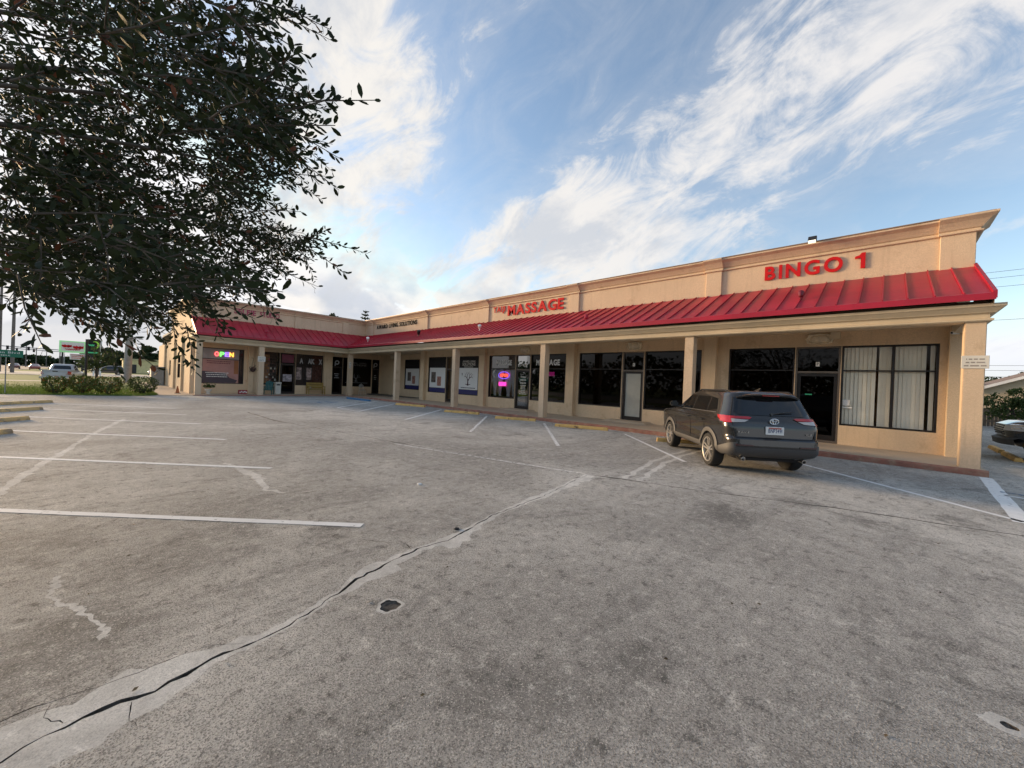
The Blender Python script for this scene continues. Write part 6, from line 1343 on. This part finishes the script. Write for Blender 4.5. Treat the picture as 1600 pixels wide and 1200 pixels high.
# ------------------------------------------------------------------ signs, poles, wires, buildings beyond
t = thing('road_sign', 'green street name sign on thin posts at the lawn edge', 'sign', (-3.55, 31.8, 0))
for dx_ in (-.75, -.02): MB().tube([(-3.55 + dx_, 31.8 + dx_ * .4, -.05), (-3.55 + dx_, 31.8 + dx_ * .4, 2.25)], .022, 7).build('post', METALG, t)
sd = Vector((.93, .36, 0)).normalized(); sn = Vector((sd.y, -sd.x, 0)); o_ = Vector((-4.2, 31.5, 0))
def SG(u, z, d): return o_ + sd * u + Vector((0, 0, z)) + sn * d
mb = MB(); mb.prism([SG(-.3, 1.86, .03), SG(1.22, 1.86, .03), SG(1.22, 2.22, .03), SG(-.3, 2.22, .03)], sn * .012); mb.build('panel', mat('sign_green', (.012, .16, .095), .4), t)
letters(t, 'en Blvd', lambda x, y, d: SG(.42 + x, 2.05 + y, .043 + d), .68, .095, .002, WHITE, .01, .10, 'lettering', False); letters(t, '1 MILE', lambda x, y, d: SG(.40 + x, 1.92 + y, .043 + d), .40, .06, .002, WHITE, .008, .12, 'lettering', False)
# lit sign with red script
t = thing('pylon_sign', 'white pylon sign with green edge and red script above a white message board', 'sign', (-2.8, 66, 0))
for x in (-3.6, -2.1): MB().box(x - .07, x + .07, 65.95, 66.1, 0, 4.2).build('post', DARKM, t)
MB().box(-3.85, -1.85, 65.8, 66.25, 2.95, 4.25).build('sign_cabinet', mat('pale_green_sign', (.36, .72, .36), .5, emis=(.4, .9, .4), estr=.12), t); MB().box(-3.68, -2.0, 65.79, 65.797, 3.12, 4.12).build('sign_face', WHITE, t)
mb = MB()
for row, (x0, x1, z0, a_) in enumerate(((-3.62, -2.95, 3.66, .13), (-2.8, -2.06, 3.57, .15), (-3.4, -2.3, 3.32, .07))):
    mb.tube([(x0 + (x1 - x0) * k / 40, 65.76, z0 + a_ * math.sin(k * 1.3) * (1 - .3 * math.sin(k * .4))) for k in range(41)], .05 if row < 2 else .025, 5)
mb.build('script', REDL, t); MB().box(-3.05, -1.85, 65.8, 66.2, 2.2, 2.85).build('message_board', WHITE, t)
bars(3, -3.0, -1.9, 2.28, 2.8, lambda u, z, d: Vector((u, 65.78 - d, z)), 0, REDL, t, wmin=.7)
# black and green sign
t = thing('pylon_sign', 'black pylon sign with a green curved emblem on white posts', 'sign', (-1.5, 88, 0))
for x, h in ((-1.6, 1.6), (-.9, 5.6)): MB().box(x - .10, x + .10, 87.9, 88.1, 0, h).build('post', WHITE, t)
MB().box(-2.35, -1.02, 87.7, 88.2, 2.95, 5.6).build('sign_cabinet', VINYLB, t); MB().box(-2.35, -1.02, 87.72, 88.18, 2.25, 2.9).build('lower_cabinet', mat('dark_brown_sign', (.05, .025, .02), .5), t); MB().box(-2.2, -1.03, 87.75, 88.15, 1.62, 2.2).build('message_board', OFFW, t)
mb = MB(); mb.tube([Vector((-1.55 + .38 * math.cos(a_), 87.66, 4.75 + .52 * math.sin(a_))) for a_ in [RAD(120 - 12 * k) for k in range(20)]], [.03 + .08 * math.sin(math.pi * k / 19) for k in range(20)], 6); mb.build('emblem', mat('lime_print', (.22, .42, .04), .5, emis=(.3, .6, .05), estr=.2), t)
mb = MB(); mb.tube([(-2.2 + k * .04, 87.66, 4.7 + .14 * math.sin(k * 1.4)) for k in range(16)], .045, 5); mb.build('script', mat('green_print', (.05, .35, .16), .5, emis=(.05, .5, .2), estr=.2), t)
bars(1, -2.25, -1.1, 3.35, 3.85, lambda u, z, d: Vector((u, 87.68 - d, z)), 0, mat('green_print', (.05, .35, .16), .5), t, wmin=.95); bars(1, -2.15, -1.1, 1.68, 2.12, lambda u, z, d: Vector((u, 87.73 - d, z)), 0, VINYLB, t, wmin=.95)
t = thing('black_post', 'tall thin black post standing among the shrubs', 'post', (-1.2, 44, 0)); MB().tube([(-1.2, 44, 0), (-1.2, 44, 3.6)], .075, 8).build('shaft', DARKM, t); MB().lathe([(.11, 0), (.13, .1), (.08, .2)], (-1.2, 44, 0), n=10).build('base', DARKM, t)
def pole(label, x, y, h, r_, arm=None, name='light_pole', m_=None):
    t = thing(name, label, 'pole', (x, y, 0), group='poles along the main road'); MB().tube([(x, y, -.1), (x, y, h)], [r_, r_ * .6], 8).build('shaft', m_ or WOODP, t)
    if arm: MB().tube([(x, y, h - .2), (x + arm, y, h - .1)], .05, 6).build('arm', m_ or WOODP, t)
    return t
pole('thick pole rising behind the green street sign', -10.4, 98, 16, .22); pole('pole at the very edge of the picture', -12.6, 106, 17, .22)
for i, (px, top, dist_) in enumerate(((40, 540, 150), (56, 544, 170), (72, 549, 205), (77, 555, 250), (93, 535, 140))):
    g = at(px, 575, dist_); pole(('first of the receding thin poles by the road', 'second of the receding thin poles by the road', 'third of the receding thin poles by the road', 'farthest of the receding thin poles by the road', 'thin pole just left of the white pylon sign')[i], g.x, g.y, 1.62 + (568 - top) / 603 * dist_, .2, -1.6 if i < 3 else None, 'utility_pole')
t = thing('street_lamp', 'small street lamp with round white head near the palm', 'lamp', (-21, 170, 0), group='poles along the main road'); MB().tube([(-21, 170, 0), (-21, 170, 8.6)], .12, 6).build('shaft', METALG, t); MB().lathe([(.05, -.2), (.35, 0), (.05, .25)], (-21, 170, 8.7), n=10).build('lamp_head', WHITE, t)
for i, (x, y, l_) in enumerate(((-12, 230, -16), (-14, 262, -15))):
    t = thing('traffic_light', ('nearer traffic signal mast over the main road', 'farther traffic signal mast over the main road')[i], 'signal', (x, y, 0), group='traffic signals'); MB().tube([(x, y, 0), (x, y, 7), (x + l_, y, 7.4)], .16, 7).build('mast', METALG, t)
    for k in (.55, .85): MB().box(x + l_ * k - .3, x + l_ * k + .3, y - .2, y + .2, 6.2, 7.6).build('signal_head', VINYLB, t)
t = thing('yellow_building', 'long low pale yellow building beyond the side lot', 'building', (10, 140, 0))
MB().box(2.5, 24, 140, 152, 0, 3.4).build('wall', mat('pale_yellow_wall', (.66, .56, .30), .85), t); MB().box(2.2, 24.3, 139.7, 152.3, 3.4, 3.75).build('roof_edge', mat('yellow_trim', (.55, .48, .28), .8), t); MB().box(3.4, 5.0, 139.93, 139.98, 0.02, 2.3).build('door', DARKM, t)
for x in (8, 13, 18): MB().box(x, x + 2.2, 139.93, 139.98, 1.0, 2.3).build('window', CARGLASS, t)
# house on the right with lap siding
t = thing('house', 'tan lap-sided house with a low gable beyond the black pickup', 'house', (45, -9, 0)); SID = mat('tan_siding', (.50, .40, .26), .8, var=.06)
HX, hy0, hy1, ez, pz = 44.0, -5.1, -14.6, 2.55, 4.6; cyh = (hy0 + hy1) / 2
z = 0.0; k = 0
while z < pz - .1:
    def yedge(zz_): return (hy0, hy1) if zz_ <= ez else (hy0 + (cyh - hy0) * (zz_ - ez) / (pz - ez), hy1 + (cyh - hy1) * (zz_ - ez) / (pz - ez))
    a0, b0 = yedge(z); a1, b1 = yedge(min(z + .2, pz)); MB().add([(HX - .025, a0, z), (HX - .025, b0, z), (HX - .004, b1, z + .2), (HX - .004, a1, z + .2), (HX + .05, a0, z), (HX + .05, b0, z)], [(0, 1, 2, 3), (0, 4, 5, 1)]).build('siding_board', SID, t); z += .2
MB().box(HX, 56, hy1, hy0, 0, ez).build('wall', SID, t)
RFM = mat('shingle_brown', (.20, .15, .125), .9, var=.2, vscale=5)
mb = MB(); ov = .4
for s_, e in ((1, hy0 + ov), (-1, hy1 - ov)):
    zz_ = ez - ov * (pz - ez) / abs(cyh - hy0); mb.prism([(HX - .35, e, zz_), (56, e, zz_), (56, cyh, pz + .02), (HX - .35, cyh, pz + .02)], (0, 0, .12))
mb.build('roof', RFM, t)
mb = MB()
for e in (hy0 + ov, hy1 - ov):
    zz_ = ez - ov * (pz - ez) / abs(cyh - hy0); mb.prism([(HX - .38, e, zz_ - .08), (HX - .38, cyh, pz - .06), (HX - .38, cyh, pz + .14), (HX - .38, e, zz_ + .12)], (.03, 0, 0))
mb.build('barge_board', WHITE, t); MB().box(HX - .06, HX - .03, -9.0, -7.6, .95, 2.0).build('window', CARGLASS, t); MB().box(HX - .09, HX - .06, -9.1, -7.5, .85, .95).build('window_sill', WHITE, t)
MB().box(46, 56, hy0, hy0 + 2.6, 0, 2.2).build('side_wing', SID, t); mb = MB(); mb.prism([(45.6, hy0 + 3.0, 2.15), (56, hy0 + 3.0, 2.15), (56, hy0, 3.1), (45.6, hy0, 3.1)], (0, 0, .12)); mb.build('roof', RFM, t)
# board fence
t = thing('wood_fence', 'weathered board fence below the bush', 'fence', (40.5, -5, 0)); FB = mat('fence_wood', (.12, .10, .08), .9, var=.25, vscale=4)
for k in range(26): MB().box(40.4, 40.43, -3.2 - k * .16, -3.06 - k * .16, .03, 1.25 + random.uniform(-.03, .03)).build('board', FB, t)
for z in (.35, 1.0): MB().box(40.432, 40.47, -7.3, -3.0, z, z + .09).build('rail', FB, t)
# overhead wires right of the mall
for i, (z, x) in enumerate(((13.3, 52), (12.9, 52.6), (12.2, 53), (9.2, 52), (5.35, 52), (4.95, 52.3), (4.4, 52))):
    nm = ('topmost overhead wire past the parapet', 'second overhead wire from the top past the parapet', 'third overhead wire from the top past the parapet', 'lone overhead wire level with the red roof edge', 'upper of the three low overhead wires', 'middle of the three low overhead wires', 'lowest overhead wire above the house')[i]
    mb = MB(); mb.tube([(x + (y + 5) * .12, y, z - .7 * (1 - ((y + 20) / 35) ** 2)) for y in range(15, -56, -5)], .016, 4); tag(mb.build('power_line', DARKM, loc=(x, 0, z)), nm, 'wire', 'overhead wires')
# fine debris on the asphalt
P = []
for _ in range(260):
    x, y = random.uniform(-1, 9), random.uniform(-1, 12); P.append((x, y, .004))
n = len(P); P = np.array(P); V = np.empty((n, 4, 3)); aa = rng.uniform(0, 6.28, n); s1 = rng.uniform(.006, .018, n); d1 = np.stack([np.cos(aa) * s1, np.sin(aa) * s1, rng.uniform(0, .004, n)], 1); d2 = np.stack([-np.sin(aa) * s1 * .5, np.cos(aa) * s1 * .5, rng.uniform(0, .003, n)], 1)
V[:, 0] = P - d1; V[:, 1] = P + d2 + np.array([0, 0, .003]); V[:, 2] = P + d1; V[:, 3] = P - d2
V[:, :, 2] = np.maximum(V[:, :, 2], .003)
me = bpy.data.meshes.new('debris'); me.from_pydata(V.reshape(-1, 3).tolist(), [], np.arange(n * 4).reshape(-1, 4).tolist())
tag(link_mesh('debris', me, leafmat('dry_litter', (.05, .035, .02), (.22, .17, .10), (.65, .62, .56), .25)), 'scattered dry leaf bits and grit on the asphalt', 'debris', kind='stuff')
# small litter on the asphalt
for (px, py, s_, lb) in ((655, 757, .035, 'small white scrap of litter on the asphalt by the long crack'), (714, 827, .03, 'small dark lump on the asphalt beside the crack')):
    d_ = (CAM_F * 603 + CAM_R * (px - 800) + CAM_U * (600 - py)); g = EYE + d_ * (-EYE.z / d_.z); mb = MB(); mb.lathe([(s_ * .8, 0), (s_, s_ * .2), (s_ * .6, s_ * .5), (s_ * .1, s_ * .55)], (g.x, g.y, .001), n=9)
    for v in mb.v: v += Vector((random.gauss(0, s_ * .15), random.gauss(0, s_ * .15), 0))
    tag(mb.build('litter', WHITE if 'white' in lb else VINYLB, loc=(g.x, g.y, 0)), lb, 'litter')
